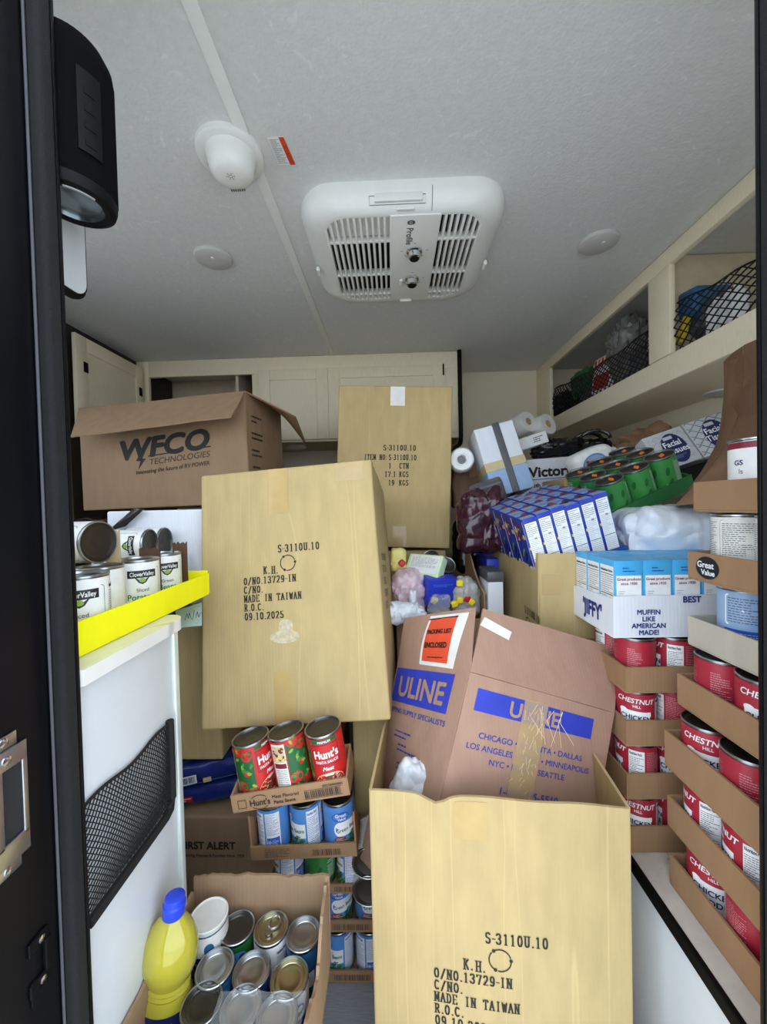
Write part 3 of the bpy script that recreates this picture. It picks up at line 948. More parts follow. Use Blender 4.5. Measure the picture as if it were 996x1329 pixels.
MB().lathe([(0.058, 0), (0.058, -0.006), (0.045, -0.011), (0.01, -0.013)], 'plastic_g', 36, Matrix.Translation((c.x, c.y, zb0))).build('under_cabinet_light', t, world=True)
for (y0, y1, s0, s1, lab, nu) in ((yA, yB_, 0.155, 0.125, 'far bay of the side cabinet', 25), (yC_, 0.62, 0.15, 0.115, 'bay of the side cabinet nearer the doorway', 17)):
    t = thing('cargo_net', 'black diamond mesh cargo net across the ' + lab, 'net', V((XC + 0.02, (y0 + y1) / 2, zo0)), 'overhead cargo nets')
    S = lambda u, v: V((XC + 0.026 - 0.012 * math.sin(PI * v), y0 + (y1 - y0) * u, zo0 + 0.002 + v * ((s0 * (1 - u) + s1 * u) + 0.018 * (abs(2 * u - 1) ** 1.5 - 0.6) + 0.004 * math.sin(u * 23))))
    mb = MB()
    net_strands(mb, S, nu, 6, 0.0021, 'net', n=4, seg=8)
    mb.build('mesh', t, world=True)
    MB().tube([S(k / 30, 1) for k in range(31)], 0.003, 'net', 6).build('top_cord', t, world=True)
# things behind the nets
def bin_item(name, label, cat, px, py, X, size, m, rot=(0, 0, 0), soft=0, seed=1):
    c = atx(px, py, X)
    M = TR((c.x, c.y, c.z), *rot)
    if soft:
        mb = blob(size[0], size[1], size[2], seed, m, 0.35, 12, 20)
    else:
        mb = MB().box((0, 0, 0), size, m, min(size) * 0.2, 3)
    zmin = min((M @ p).z for p in mb.v)
    mb.v = [M @ p - M.translation for p in mb.v]
    o = mb.build(name, None)
    o.location = (c.x, c.y, c.z + max(0, zo0 + 0.001 - zmin))
    return tag(o, label, cat)


bin_item('plastic_bag', 'crumpled clear grey plastic bag standing in the netted overhead bay', 'bag', 815, 455, 1.02, (0.12, 0.17, 0.24), 'bag_smoke', soft=1, seed=3)
o = bin_item('snack_packet', 'white and red packet poking above the cargo net', 'packet', 788, 486, 1.0, (0.05, 0.13, 0.17), 'white', (0, 8, 10))
mb = MB()
fn = lambda a, b: V((-0.0265, -a, b))
for k in range(5):
    mb.patch(lambda a, b: V((-0.0262, -a, b)), -0.055 + 0.022 * k, -0.04 + 0.022 * k, 0.03, 0.075, 'salmon' if k % 2 else 'red')
mb.patch(lambda a, b: V((-0.0262, -a, b)), -0.05, 0.05, -0.07, 0.0, 'red')
p_ = mb.build('red_print', o)
p_.rotation_euler = (0, math.radians(8), math.radians(10))
bin_item('green_pouch', 'small green pouch at the end of the far netted bay', 'pouch', 757, 497, 1.0, (0.06, 0.15, 0.12), 'dgreen', soft=1, seed=5)
bin_item('dark_duffel', 'dark grey cloth bundle behind the far cargo net', 'bundle', 800, 500, 1.06, (0.14, 0.52, 0.12), 'slate', soft=1, seed=6)
bin_item('dark_sack', 'black sack slumped at the far corner of the netted bay', 'sack', 735, 522, 1.0, (0.12, 0.2, 0.12), 'bag_black', soft=1, seed=8)
bin_item('blue_case', 'blue plastic case lying on tools behind the cargo net', 'case', 905, 398, 1.02, (0.12, 0.14, 0.09), 'saltblue', (8, 0, 0))
for k, (px, py) in enumerate(((878, 428), (891, 418))):
    bin_item('yellow_tool', ('yellow handled tool behind the cargo net beside the cabinet post', 'yellow handled tool behind the cargo net under the blue case')[k], 'tool', px, py, 0.97, (0.02, 0.02, 0.13), 'yellow', (12, 10 * k, 0))['group'] = 'tools behind the net'
bin_item('tool_roll', 'dark tool roll behind the cargo net next to white bottles', 'tool roll', 915, 418, 1.03, (0.1, 0.28, 0.11), 'slate', soft=1, seed=11)
for k, (px, py) in enumerate(((930, 400), (945, 395), (958, 385))):
    c = atx(px, py, 0.975)
    o = MB().lathe([(0.022, 0), (0.024, 0.004), (0.024, 0.09), (0.018, 0.105), (0.009, 0.11), (0.009, 0.125)], 'white', 20).build('white_bottle', None)
    o.location = (c.x, c.y, zo0 + 0.001)
    tag(o, ('white plastic bottle behind the cargo net next to the tool roll', 'white plastic bottle between two others behind the cargo net', 'white plastic bottle behind the cargo net nearest the doorway')[k], 'bottle', 'bottles behind the net')

# ------------------------------------------------------------------ bench
t = thing('bench', 'white bench box with beige top and black edge along the right wall', 'bench', V((0.83, 1.4, 0)))
xb, zb_ = 0.452, 0.44
MB().lo((xb + 0.006, YF + 0.003, 0), (XR - 0.001, YB - 0.002, zb_ - 0.02), 'panelwhite', 0.002).build('body', t, world=True)
MB().lo((xb + 0.008, YF + 0.003, zb_ - 0.02), (XR - 0.001, YB - 0.002, zb_), 'benchtop', 0.002).build('top', t, world=True)
MB().lo((xb - 0.002, YF + 0.003, zb_ - 0.022), (xb + 0.0085, YB - 0.002, zb_ + 0.001), 'black', 0.003, 2).build('edge_trim', t, world=True)

# ------------------------------------------------------------------ cans
PROTO = {}


def can_body(r, h, lid='tin', tab=False, open_=False):
    mb = MB()
    rr = r - 0.0012
    mb.lathe([(rr - 0.006, 0.002), (rr, 0.0), (r, 0.0012), (r, 0.0032), (rr - 0.0004, 0.0045), (rr - 0.0004, h - 0.0045), (r, h - 0.0032), (r, h - 0.001), (r - 0.001, h), (r - 0.0025, h - 0.0006), (r - 0.003, h - 0.004)], 'tin', 40, cap1=False)
    R = r - 0.003
    mb.lathe([(R, h - 0.004), (R - 0.003, h - 0.0042), (R * 0.82, h - 0.0034), (R * 0.78, h - 0.0042), (R * 0.62, h - 0.0036), (R * 0.58, h - 0.0042), (R * 0.2, h - 0.004)], lid, 40, cap0=False)
    parts = [('can_body', mb.mesh('can_body'))]
    if tab:
        m2 = MB()
        m2.tube([V((0.009 * math.cos(a), -0.010 + 0.011 * math.sin(a), h - 0.001)) for a in [2 * PI * k / 14 for k in range(14)]], 0.0017, 'tin', 6, closed=True)
        m2.lathe([(0.006, h - 0.0035), (0.006, h - 0.0012), (0.003, h - 0.0008)], 'tin', 14, Matrix.Translation((0, 0.006, 0)))
        parts.append(('pull_tab', m2.mesh('pull_tab')))
    return parts


def wrap(r, h, base, z0=0.0055):
    mb = MB()
    mb.lathe([(r - 0.0006, z0), (r - 0.0006, h - z0)], base, 40, cap0=False, cap1=False)
    return mb, cyl(r - 0.0003), cyl(r - 0.0001), cyl(r + 0.0001)


def facts(mb, f1, f2, x0, x1, y0, y1, ink='black_p', paper='white', seed=1, head=True, n=12):
    mb.patch(f1, x0, x1, y0, y1, paper, 8)
    m = (x1 - x0) * 0.06
    if head:
        mb.text(f2, 'Nutrition Facts', x0 + m, y1 - (y1 - y0) * 0.11, (y1 - y0) * 0.10, ink, 0.02, xs=min(1.0, (x1 - x0 - 2 * m) / (7.0 * (y1 - y0) * 0.10)), align='L')
        y1 -= (y1 - y0) * 0.14
    mb.lines(f2, x0 + m, x1 - m, y0 + m, y1 - m, n, ink, 0.38, seed=seed)
    for k in range(3):
        yy = y0 + (y1 - y0) * (0.2 + 0.27 * k)
        mb.patch(f2, x0 + m, x1 - m, yy - 0.0003, yy + 0.0003, ink, 6)


# chicken noodle soup
r, h = 0.0375, 0.100
mb, f1, f2, f3 = wrap(r, h, 'soupred')
mb.text(f2, 'CHESTNUT', 0, h * 0.76, 0.0135, 'white', 0.015, shear=0.2)
mb.text(f2, 'HILL', 0.002, h * 0.67, 0.0075, 'white', 0.01)
mb.rrect(f1, -0.029, 0.029, 0.010, h * 0.60, 0.012, 'white', 6) if False else mb.patch(f1, -0.028, 0.028, 0.012, h * 0.60, 'white', 8)
mb.ell(f1, -0.022, h * 0.58, 0.0075, 0.005, 'white', 14)
mb.patch(f1, -0.030, 0.030, 0.007, 0.016, 'soupgrey', 8)
mb.text(f2, 'CHICKEN', 0, h * 0.42, 0.0130, 'navy', 0.02)
mb.text(f2, 'NOODLE', 0, h * 0.27, 0.0130, 'navy', 0.02)
facts(mb, f1, f2, 0.040, 0.068, 0.010, h - 0.014, seed=2)
mb.lines(f2, 0.072, 0.105, 0.012, h - 0.014, 14, 'pink', 0.4, seed=5)
mb.lines(f2, -0.105, -0.078, 0.012, h - 0.02, 12, 'pink', 0.4, seed=6)
mb.bars(f2, -0.066, -0.044, 0.014, 0.03, 12, 'white', 3)
PROTO['soup'] = can_body(r, h, 'tin_dark') + [('paper_label', mb.mesh('paper_label'))]

# green beans
r, h = 0.0365, 0.108
mb, f1, f2, f3 = wrap(r, h, 'gvblue')
mb.patch(f1, -0.012, 0.040, 0.036, 0.068, 'white', 8)
mb.ell(f1, -0.010, 0.052, 0.012, 0.016, 'white', 18)
mb.ell(f2, -0.006, 0.080, 0.020, 0.0105, 'gvdark', 24)
mb.text(f3, 'Great', -0.006, 0.0805, 0.0105, 'white', 0.02)
mb.text(f3, 'Value', -0.004, 0.0725, 0.0085, 'white', 0.02)
mb.text(f2, 'Green Beans', 0.010, 0.047, 0.0125, 'dgreen', 0.005, xs=0.85, rot=0.08)
mb.patch(f1, -0.034, 0.036, 0.006, 0.020, 'cream', 8)
rd = random.Random(4)
for k in range(80):
    x = rd.uniform(-0.016, 0.042); y = rd.uniform(0.007, 0.036 if x > 0.012 else 0.024); a = rd.uniform(0.7, 1.5); l = rd.uniform(0.006, 0.012)
    mb.stroke(f2, [(x - l * math.cos(a), y - l * math.sin(a) * 0.5), (x + l * 0.5 * math.cos(a), y + l * math.sin(a) * 0.5)], 0.0026, rd.choice(['dgreen', 'green', 'lime', 'dgreen']))
mb.ell(f2, -0.010, 0.030, 0.013, 0.0065, 'maroon', 18)
mb.lines(f3, -0.019, -0.001, 0.0265, 0.0335, 3, 'white', 0.4, seed=8)
facts(mb, f1, f2, 0.044, 0.074, 0.010, h - 0.012, ink='gvdark', seed=3)
mb.patch(f1, 0.078, 0.110, 0.010, h - 0.012, 'white', 8)
mb.lines(f2, 0.080, 0.108, 0.045, h - 0.014, 10, 'gvdark', 0.38, seed=9)
mb.patch(f2, 0.080, 0.108, 0.012, 0.040, 'gvdark', 8)
mb.lines(f3, 0.092, 0.106, 0.016, 0.036, 5, 'white', 0.35, seed=10)
for k in range(6):
    a = PI / 3 * k
    mb.stroke(f3, [(0.086 + 0.0015 * math.cos(a), 0.030 + 0.0015 * math.sin(a)), (0.086 + 0.005 * math.cos(a), 0.030 + 0.005 * math.sin(a))], 0.0012, 'white')
PROTO['beans'] = can_body(r, h, 'tin_dark') + [('paper_label', mb.mesh('paper_label'))]

# white side of a similar can: nutrition text over a blue block
r, h = 0.0385, 0.112
mb, f1, f2, f3 = wrap(r, h, 'offwhite')
mb.rrect(f1, -0.030, 0.018, 0.040, h - 0.010, 0.004, 'white')
mb.lines(f2, -0.027, 0.016, 0.044, h - 0.014, 11, 'slate', 0.4, seed=21)
mb.stroke(f2, rrpts(-0.030, 0.018, 0.040, h - 0.010, 0.004) + [rrpts(-0.030, 0.018, 0.040, h - 0.010, 0.004)[0]], 0.0006, 'slate')
mb.patch(f1, -0.028, 0.030, 0.008, 0.036, 'gvblue', 8)
for k in range(6):
    a = PI / 3 * k
    mb.stroke(f2, [(-0.021 + 0.0016 * math.cos(a), 0.024 + 0.0016 * math.sin(a)), (-0.021 + 0.0055 * math.cos(a), 0.024 + 0.0055 * math.sin(a))], 0.0015, 'white')
mb.lines(f2, -0.011, 0.026, 0.012, 0.032, 5, 'white', 0.35, seed=12)
mb.lines(f2, 0.022, 0.034, 0.044, h - 0.012, 14, 'slate', 0.4, seed=13)
mb.lines(f2, -0.060, -0.036, 0.044, h - 0.012, 12, 'slate', 0.4, seed=14)
PROTO['gvback'] = can_body(r, h, 'tin') + [('paper_label', mb.mesh('paper_label'))]
r, h = 0.0385, 0.112
mb, f1, f2, f3 = wrap(r, h, 'paleblue')
mb.rrect(f1, -0.030, 0.018, 0.052, h - 0.010, 0.004, 'white')
mb.lines(f2, -0.026, 0.016, 0.056, h - 0.014, 7, 'slate', 0.4, seed=31)
mb.patch(f1, -0.032, 0.030, 0.008, 0.046, 'gvdark', 8)
for k in range(6):
    a = PI / 3 * k
    mb.stroke(f2, [(-0.021 + 0.0018 * math.cos(a), 0.036 + 0.0018 * math.sin(a)), (-0.021 + 0.006 * math.cos(a), 0.036 + 0.006 * math.sin(a))], 0.0016, 'white')
mb.lines(f2, -0.012, 0.026, 0.012, 0.042, 6, 'white', 0.3, seed=32)
mb.lines(f2, 0.034, 0.062, 0.010, h - 0.012, 14, 'white', 0.4, seed=33)
PROTO['gvblueback'] = can_body(r, h, 'tin') + [('paper_label', mb.mesh('paper_label'))]

# pasta sauce
r, h = 0.0380, 0.122
mb, f1, f2, f3 = wrap(r, h, 'red')
mb.patch(f1, -0.028, 0.028, h * 0.88, h * 0.945, 'dgreen', 6)
mb.text(f2, 'PREMIUM', 0, h * 0.888, 0.0065, 'white', 0.01)
mb.patch(f1, -0.028, 0.028, h * 0.50, h * 0.86, 'maroon', 8)
mb.patch(f2, -0.026, 0.026, h * 0.515, h * 0.845, 'red', 8)
mb.text(f3, "Hunt's", 0, h * 0.63, 0.0225, 'white', 0.025, xs=0.88)
mb.text(f3, 'PASTA SAUCE', 0, h * 0.545, 0.0075, 'white', 0.015)
mb.text(f2, 'Meat', 0.0, h * 0.42, 0.0110, 'white', 0.015, shear=0.3)
mb.ell(f1, 0, h * 0.20, 0.031, 0.021, 'cream', 24)
rd = random.Random(9)
for k in range(40):
    a = rd.uniform(0, 6.3); q = rd.uniform(0.5, 0.95)
    x, y = 0.029 * q * math.cos(a), h * 0.20 + 0.019 * q * math.sin(a)
    mb.stroke(f2, [(x + 0.005 * math.cos(a + 1.2 + 0.5 * j), y + 0.004 * math.sin(a + 1.2 + 0.5 * j)) for j in range(5)], 0.0014, rd.choice(['cornyel', 'offwhite', 'tan']))
mb.ell(f3, 0, h * 0.23, 0.019, 0.012, 'maroon', 18)
for k in range(14):
    mb.ell(f3, rd.uniform(-0.014, 0.014), h * 0.23 + rd.uniform(-0.007, 0.009), 0.003, 0.0025, rd.choice(['red', 'brownp']), 8)
# tomatoes and basil on the flank
mf = lambda g: (lambda a, b: g(-a, b))
F1, F2, F3 = f1, f2, f3
f1, f2, f3 = mf(F1), mf(F2), mf(F3)
mb.patch(f1, 0.034, 0.078, 0.008, h - 0.012, 'dgreen', 8)
for (x, y, q) in ((0.046, 0.100, 0.011), (0.064, 0.112, 0.012), (0.066, 0.040, 0.013), (0.050, 0.066, 0.007), (0.044, 0.028, 0.010)):
    mb.ell(f2, x, y, q, q * 0.9, 'red', 18)
    for j in range(4):
        mb.stroke(f3, [(x, y + q * 0.6), (x + 0.006 * math.cos(1.6 * j + 0.4), y + q * 0.6 + 0.004 * math.sin(1.6 * j + 0.4))], 0.0016, 'green')
for k in range(16):
    mb.ell(f2, rd.uniform(0.038, 0.075), rd.uniform(0.012, 0.125), 0.0055, 0.003, rd.choice(['green', 'lime']), 10, rd.uniform(0, 3))
mb.patch(f1, 0.080, 0.112, 0.006, h - 0.010, 'offwhite', 8)
mb.patch(f2, 0.082, 0.110, h * 0.62, h - 0.014, 'tan', 6)
for k in range(22):
    mb.ell(f3, rd.uniform(0.084, 0.108), rd.uniform(h * 0.64, h - 0.018), 0.004, 0.0022, rd.choice(['cream', 'maroon', 'cornyel', 'brownp']), 8, rd.uniform(0, 3))
mb.patch(f2, 0.082, 0.110, h * 0.52, h * 0.60, 'maroon', 6)
mb.lines(f2, 0.083, 0.109, 0.010, h * 0.50, 9, 'slate', 0.35, seed=15)
PROTO['hunts'] = can_body(r, h, 'tin_dark') + [('paper_label', mb.mesh('paper_label'))]

# white vegetable cans
for key, l1, l2 in (('potato', 'Sliced', 'Potatoes'), ('gbean', 'Green', 'Beans')):
    r, h = 0.0360, 0.097
    mb, f1, f2, f3 = wrap(r, h, 'white')
    P = rrpts(-0.033, 0.033, 0.012, h - 0.016, 0.005)
    mb.stroke(f1, P + [P[0]], 0.0009, 'green')
    mb.patch(f2, -0.024, 0.024, h * 0.66, h * 0.80, 'black_p', 8)
    mb.poly(f2, [(-0.012, h * 0.665), (0.012, h * 0.665), (0.006, h * 0.57), (0, h * 0.54), (-0.006, h * 0.57)], 'black_p')
    mb.ell(f3, 0, h * 0.615, 0.0055, 0.004, 'lime', 12)
    mb.text(f3, 'CloverValley', 0, h * 0.695, 0.0105, 'white', 0.01, xs=0.75)
    mb.text(f2, l1, 0, h * 0.40, 0.0090, 'black_p')
    mb.text(f2, l2, 0, h * 0.25, 0.0150, 'green', 0.012, xs=0.95)
    facts(mb, f1, f2, 0.042, 0.070, 0.010, h - 0.014, seed=7)
    mb.lines(f2, -0.095, -0.05, 0.012, h - 0.02, 12, 'slate', 0.35, seed=16)
    PROTO[key] = can_body(r, h, 'tin') + [('paper_label', mb.mesh('paper_label'))]
PROTO['potato_empty'] = can_body(r, h, 'tin_inside') + [('paper_label', PROTO['gbean'][1][1])]

# green corn can with a dark lid and an orange lozenge
r, h = 0.0370, 0.108
mb, f1, f2, f3 = wrap(r, h, 'green')
mb.poly(f1, [(-0.024, 0.010), (0.024, 0.010), (0.020, 0.026), (0.004, 0.032), (-0.020, 0.024)], 'cornyel')
for k in range(24):
    mb.ell(f2, rd.uniform(-0.018, 0.018), rd.uniform(0.012, 0.026), 0.0025, 0.0018, rd.choice(['yellow', 'cream', 'cornyel']), 8)
for k in range(12):
    x = rd.uniform(-0.028, 0.028); y = rd.uniform(0.035, 0.09)
    mb.ell(f1, x, y, 0.012, 0.005, rd.choice(['dgreen', 'green', 'lime']) if k % 4 == 0 else 'dgreen', 10, rd.uniform(0.5, 1.4)) if k % 3 == 0 else None
P = rrpts(0.032, 0.066, 0.014, h - 0.014, 0.003)
mb.stroke(f1, P + [P[0]], 0.0007, 'white')
mb.lines(f1, 0.035, 0.063, 0.018, h - 0.018, 12, 'white', 0.45, seed=17)
mb.lines(f1, -0.062, -0.036, 0.018, h - 0.018, 12, 'white', 0.45, seed=18)
cb = can_body(r, h, 'tin_dark')
m2 = MB().prism([(0.006, -0.017), (0.013, -0.0), (0.006, 0.017), (-0.001, 0.0)], lambda a, b: V((a, b, h - 0.0040)), lambda a, b: V((a, b, h - 0.0028)), 'orange')
PROTO['corn'] = cb + [('paper_label', mb.mesh('paper_label')), ('lid_sticker', m2.mesh('lid_sticker'))]

# white can with maroon and green bands
r, h = 0.0400, 0.112
mb, f1, f2, f3 = wrap(r, h, 'white')
mb.patch(f1, -0.124, 0.124, h - 0.016, h - 0.006, 'maroon', 32)
mb.patch(f1, -0.124, 0.124, 0.006, 0.026, 'maroon', 32)
mb.patch(f1, -0.124, 0.124, 0.026, 0.042, 'green', 32)
mb.stroke(f2, [(-0.010 + 0.002 * k * k * 0.6, 0.012 + 0.006 * k) for k in range(7)], 0.004, 'white')
mb.text(f2, 'GS', -0.020, 0.070, 0.011, 'navy', 0.015, align='R')
mb.text(f2, 'ls', -0.020, 0.056, 0.011, 'slate', align='R')
mb.lines(f2, -0.002, 0.012, 0.012, 0.020, 2, 'white', 0.4, seed=19)
PROTO['banded'] = can_body(r, h, 'tin') + [('paper_label', mb.mesh('paper_label'))]

# small cans in the open box
for key, base, acc, lid, tab in (('small_blue', 'saltblue', 'white', 'tin', 0), ('small_green', 'dgreen', 'white', 'tin_dark', 0), ('small_white', 'white', 'gvblue', 'tin_gold', 1), ('small_dark', 'navy', 'grey', 'tin', 0), ('small_gold', 'white', 'macblue', 'tin_gold', 0)):
    r, h = 0.0298, 0.100
    mb, f1, f2, f3 = wrap(r, h, base)
    mb.patch(f1, -0.03, 0.03, 0.035, 0.06, acc, 8)
    mb.ell(f2, 0.0, 0.075, 0.016, 0.010, acc if acc != 'white' else 'gvblue', 16)
    facts(mb, f1, f2, 0.042, 0.066, 0.012, h - 0.012, seed=23)
    facts(mb, f1, f2, -0.066, -0.042, 0.012, h - 0.012, seed=24)
    PROTO[key] = can_body(r, h, lid, tab) + [('paper_label', mb.mesh('paper_label'))]


def spawn(kind, name, label, cat, M, group=None):
    t = thing(name, label, cat, M, group)
    for pn, me in PROTO[kind]:
        o = bpy.data.objects.new(pn, me)
        COL.objects.link(o)
        o.parent = t
    return t


# ------------------------------------------------------------------ trays and cartons
def tray(name, label, M, w, d, lip, m, back=None, side=None, cat='tray', group=None, prn=None, th=0.004, sideslope=0.0):
    """shallow cardboard tray: origin at the middle of its base"""
    t = thing(name, label, cat, M, group)
    MB().box((0, 0, th / 2), (w, d, th), m, 0.001).build('tray_base', t)
    back = lip if back is None else back
    side = lip if side is None else side
    fq = bil((-w / 2, -d / 2 + th / 2, th), (w / 2, -d / 2 + th / 2, th), (w / 2, -d / 2 + th / 2, lip), (-w / 2, -d / 2 + th / 2, lip), 0.0015)
    MB().sheet(fq, 8, 2, th, m).build('front_wall', t)
    MB().sheet(bil((-w / 2, d / 2 - th / 2, th), (w / 2, d / 2 - th / 2, th), (w / 2, d / 2 - th / 2, back), (-w / 2, d / 2 - th / 2, back)), 4, 2, th, m).build('back_wall', t)
    for s in (-1, 1):
        x = s * (w / 2 - th / 2)
        MB().sheet(bil((x, -d / 2 + th, th), (x, d / 2 - th, th), (x, d / 2 - th, back + sideslope), (x, -d / 2 + th, side)), 4, 2, th, m).build('side_wall', t)
    if prn:
        mb = MB()
        prn(mb, lambda a, b: V((a, -d / 2 - 0.0016, b)))
        if mb.v:
            mb.build('printing', t)
    return t


def carton(name, label, M, w, d, h, m='kraft', bulge=0.006, prn=None, tapes=(), cat='carton', group=None, rad=0.006, side_prn=None):
    """closed corrugated carton with rounded, slightly bulging walls; origin at the middle of its base"""
    t = thing(name, label, cat, M, group)

    def push(p):
        e = math.cos(PI * p.x / w * 0.98) * math.cos(PI * p.z / h * 0.98)
        es = math.cos(PI * p.y / d * 0.98) * math.cos(PI * p.z / h * 0.98)
        q = p.copy()
        nzv = 0.0022 * noise.noise(p * 7 + V((w * 50, h * 31, 0)))
        if abs(p.y) > d / 2 - rad:
            q.y += math.copysign(bulge * e + nzv, p.y)
        if abs(p.x) > w / 2 - rad:
            q.x += math.copysign(bulge * es + nzv, p.x)
        return q
    vs, fs = rbox(w, d, h, rad, 3, (14, 14, 18), push)
    MB().add([p + V((0, 0, h / 2)) for p in vs], fs, m).build('carton_body', t)

    def fr(eps):
        def f(a, b):
            p = push(V((a, -d / 2, b - h / 2)))
            return V((p.x, p.y - eps, p.z + h / 2))
        return f

    def rt(eps):
        def f(a, b):
            p = push(V((w / 2, a, b - h / 2)))
            return V((p.x + eps, p.y, p.z + h / 2))
        return f
    for (x0, x1, y0, y1, tm) in tapes:
        MB().patch(fr(0.0008), x0, x1, y0, y1, tm, 4, 8).build('packing_tape', t)
    if prn:
        mb = MB()
        prn(mb, fr(0.0012))
        mb.build('printing', t)
    if side_prn:
        mb = MB()
        side_prn(mb, rt(0.0012))
        mb.build('side_printing', t)
    return t


def taiwan(mb, f, x0, ytop, s):
    """stencilled shipping marks; s = scale in metres per unit, x0 left edge, ytop top of the first line"""
    H = 0.021 * s
    mb.serif(f, 'S-3110U.10', x0 + 0.099 * s, ytop - H, H, 'ink')
    cx, cy, R = x0 + 0.126 * s, ytop - H - 0.030 * s, 0.0205 * s
    for a0 in (20, 140, 260):
        pts = [(cx + R * math.cos(math.radians(a0 + 9.5 * k)), cy + R * math.sin(math.radians(a0 + 9.5 * k))) for k in range(12)]
        mb.stroke(f, pts, 0.0022 * s, 'ink')
        a = pts[-1]
        mb.ell(f, a[0], a[1], 0.0035 * s, 0.0035 * s, 'ink', 8)
    mb.serif(f, 'K.', x0 + 0.057 * s, cy - 0.026 * s, H, 'ink')
    mb.serif(f, 'H.', x0 + 0.080 * s, cy - 0.027 * s, H, 'ink')
    y = cy - 0.026 * s - 0.006 * s
    for k, line in enumerate(('O/NO.13729-IN', 'C/NO.', 'MADE IN TAIWAN', 'R.O.C.', '09.10.2025')):
        mb.serif(f, line, x0, y - H * 0.92 - k * 0.0236 * s, H * 0.92, 'ink', 0.64 if k != 2 else 0.60)


def weights(mb, f, x0, ytop, s):
    H = 0.019 * s
    mb.serif(f, 'S-3110U.10', x0 + 0.066 * s, ytop - H, H, 'ink', 0.66)
    y = ytop - 0.033 * s - H
    mb.serif(f, 'ITEM NO:S-3110U.10', x0, y, H, 'ink', 0.56)
    for k, (a, b, c_) in enumerate((('QTY.:', '1', 'CTN'), ('G.', '17.1', 'KGS'), ('N.', '19', 'KGS'))):
        yy = y - (k + 1) * 0.029 * s
        mb.serif(f, a, x0, yy, H, 'ink', 0.56)
        mb.serif(f, b, x0 + (0.085 if len(b) < 3 else 0.072) * s, yy, H, 'ink', 0.6)
        mb.serif(f, c_, x0 + 0.122 * s, yy, H, 'ink', 0.6)

mat('scuff', (236, 226, 200), 0.7, alpha=0.45, var=0.2, scale=150)


def frameM(BL, BR, TL, d):
    x = (BR - BL).normalized()
    z = (TL - BL)
    z = (z - x * z.dot(x)).normalized()
    y = z.cross(x)
    o = (BL + BR) / 2 + y * d / 2
    M = Matrix((x, y, z)).transposed().to_4x4()
    M.translation = o
    return M, (BR - BL).length, (TL - BL).length


# ------------------------------------------------------------------ the three big kraft cartons
# open one on the floor
FL, FR = at(485, 1180, 0.685), at(818, 1180, 0.640)
FL.z = FR.z = 0.003
zt = 0.634
ex = (FR - FL).normalized()
ey = V((-ex.y, ex.x, 0))
D_ = 0.27
t = thing('open_carton', 'open kraft carton with shipping marks standing on the floor', 'carton', (FL + FR) / 2 + ey * D_ / 2)
up = V((0, 0, zt))
BLk, BRk = FL + ey * D_, FR + ey * D_


def lowfront(u, v):
    p = (FL * (1 - u) + FR * u) + V((0, 0, v * zt))
    p -= ey * 0.010 * math.sin(PI * u) * math.sin(PI * min(1, v * 1.15))
    dent = math.exp(-((u - 0.27) / 0.05) ** 2) * max(0, v - 0.9) * 10
    p += V((0, 0, -0.010 * dent)) - ey * 0.006 * dent
    p += V((0, 0, max(0, v - 0.9) * 0.012 * math.sin(u * 17)))
    return p


fq = lambda u, v: lowfront(u, v)
MB().sheet(fq, 30, 24, 0.005, 'kraft').build('front_panel', t, world=True)
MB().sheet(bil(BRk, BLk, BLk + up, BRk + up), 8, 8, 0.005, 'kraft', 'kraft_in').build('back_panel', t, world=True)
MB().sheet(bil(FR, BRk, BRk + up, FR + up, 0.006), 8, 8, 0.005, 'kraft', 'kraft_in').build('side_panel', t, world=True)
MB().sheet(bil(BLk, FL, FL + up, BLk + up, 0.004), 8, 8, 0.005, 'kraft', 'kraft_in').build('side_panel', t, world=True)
MB().sheet(bil(FL, FR, BRk, BLk), 2, 2, 0.005, 'kraft').build('bottom_panel', t, world=True)
W_ = (FR - FL).length
fpr = lambda e: (lambda a, b: lowfront(a / W_, b / zt) - ey * (0.0025 + e))
mb = MB()
taiwan(mb, fpr(0.001), 0.107, zt - 0.228, 0.90)
mb.build('printing', t, world=True)
MB().patch(fpr(0.0006), 0.148, 0.205, zt - 0.075, zt - 0.008, 'tape_tan', 4, 4).build('packing_tape', t, world=True)

# the one leaning over the cans
BL, BR, TL = at(262, 948, 0.875), at(507, 935, 0.857), at(255, 618, 0.98)
M, w_, h_ = frameM(BL, BR, TL, 0.40)
M_TILT = M


def pr1(mb, f):
    taiwan(mb, f, -w_ / 2 + 0.112, h_ * 0.680, 0.88)
    for (x, y, a, b) in ((-0.008, h_ * 0.365, 0.018, 0.016), (-0.012, h_ * 0.325, 0.036, 0.015)):
        mb.ell(f, x, y, a, b, 'scuff', 20)


def pr1s(mb, f):
    for k, (z, n) in enumerate(((0.36, 4), (0.33, 3), (0.30, 2), (0.27, 3), (0.24, 2))):
        mb.serif(f, 'S-3110U.10'[:n * 2], -0.15, z, 0.018, 'ink')


carton('leaning_carton', 'large kraft carton with shipping marks leaning back over the canned goods', M, w_, 0.40, h_, 'kraft', 0.010, pr1,
       ((-w_ / 2 + 0.178, -w_ / 2 + 0.228, h_ - 0.118, h_ - 0.002, 'tape_tan'), (-w_ / 2 + 0.178, -w_ / 2 + 0.226, 0.004, 0.118, 'tape_tan'), (0.13, 0.2, h_ - 0.05, h_ - 0.003, 'tape_clear')), side_prn=pr1s)

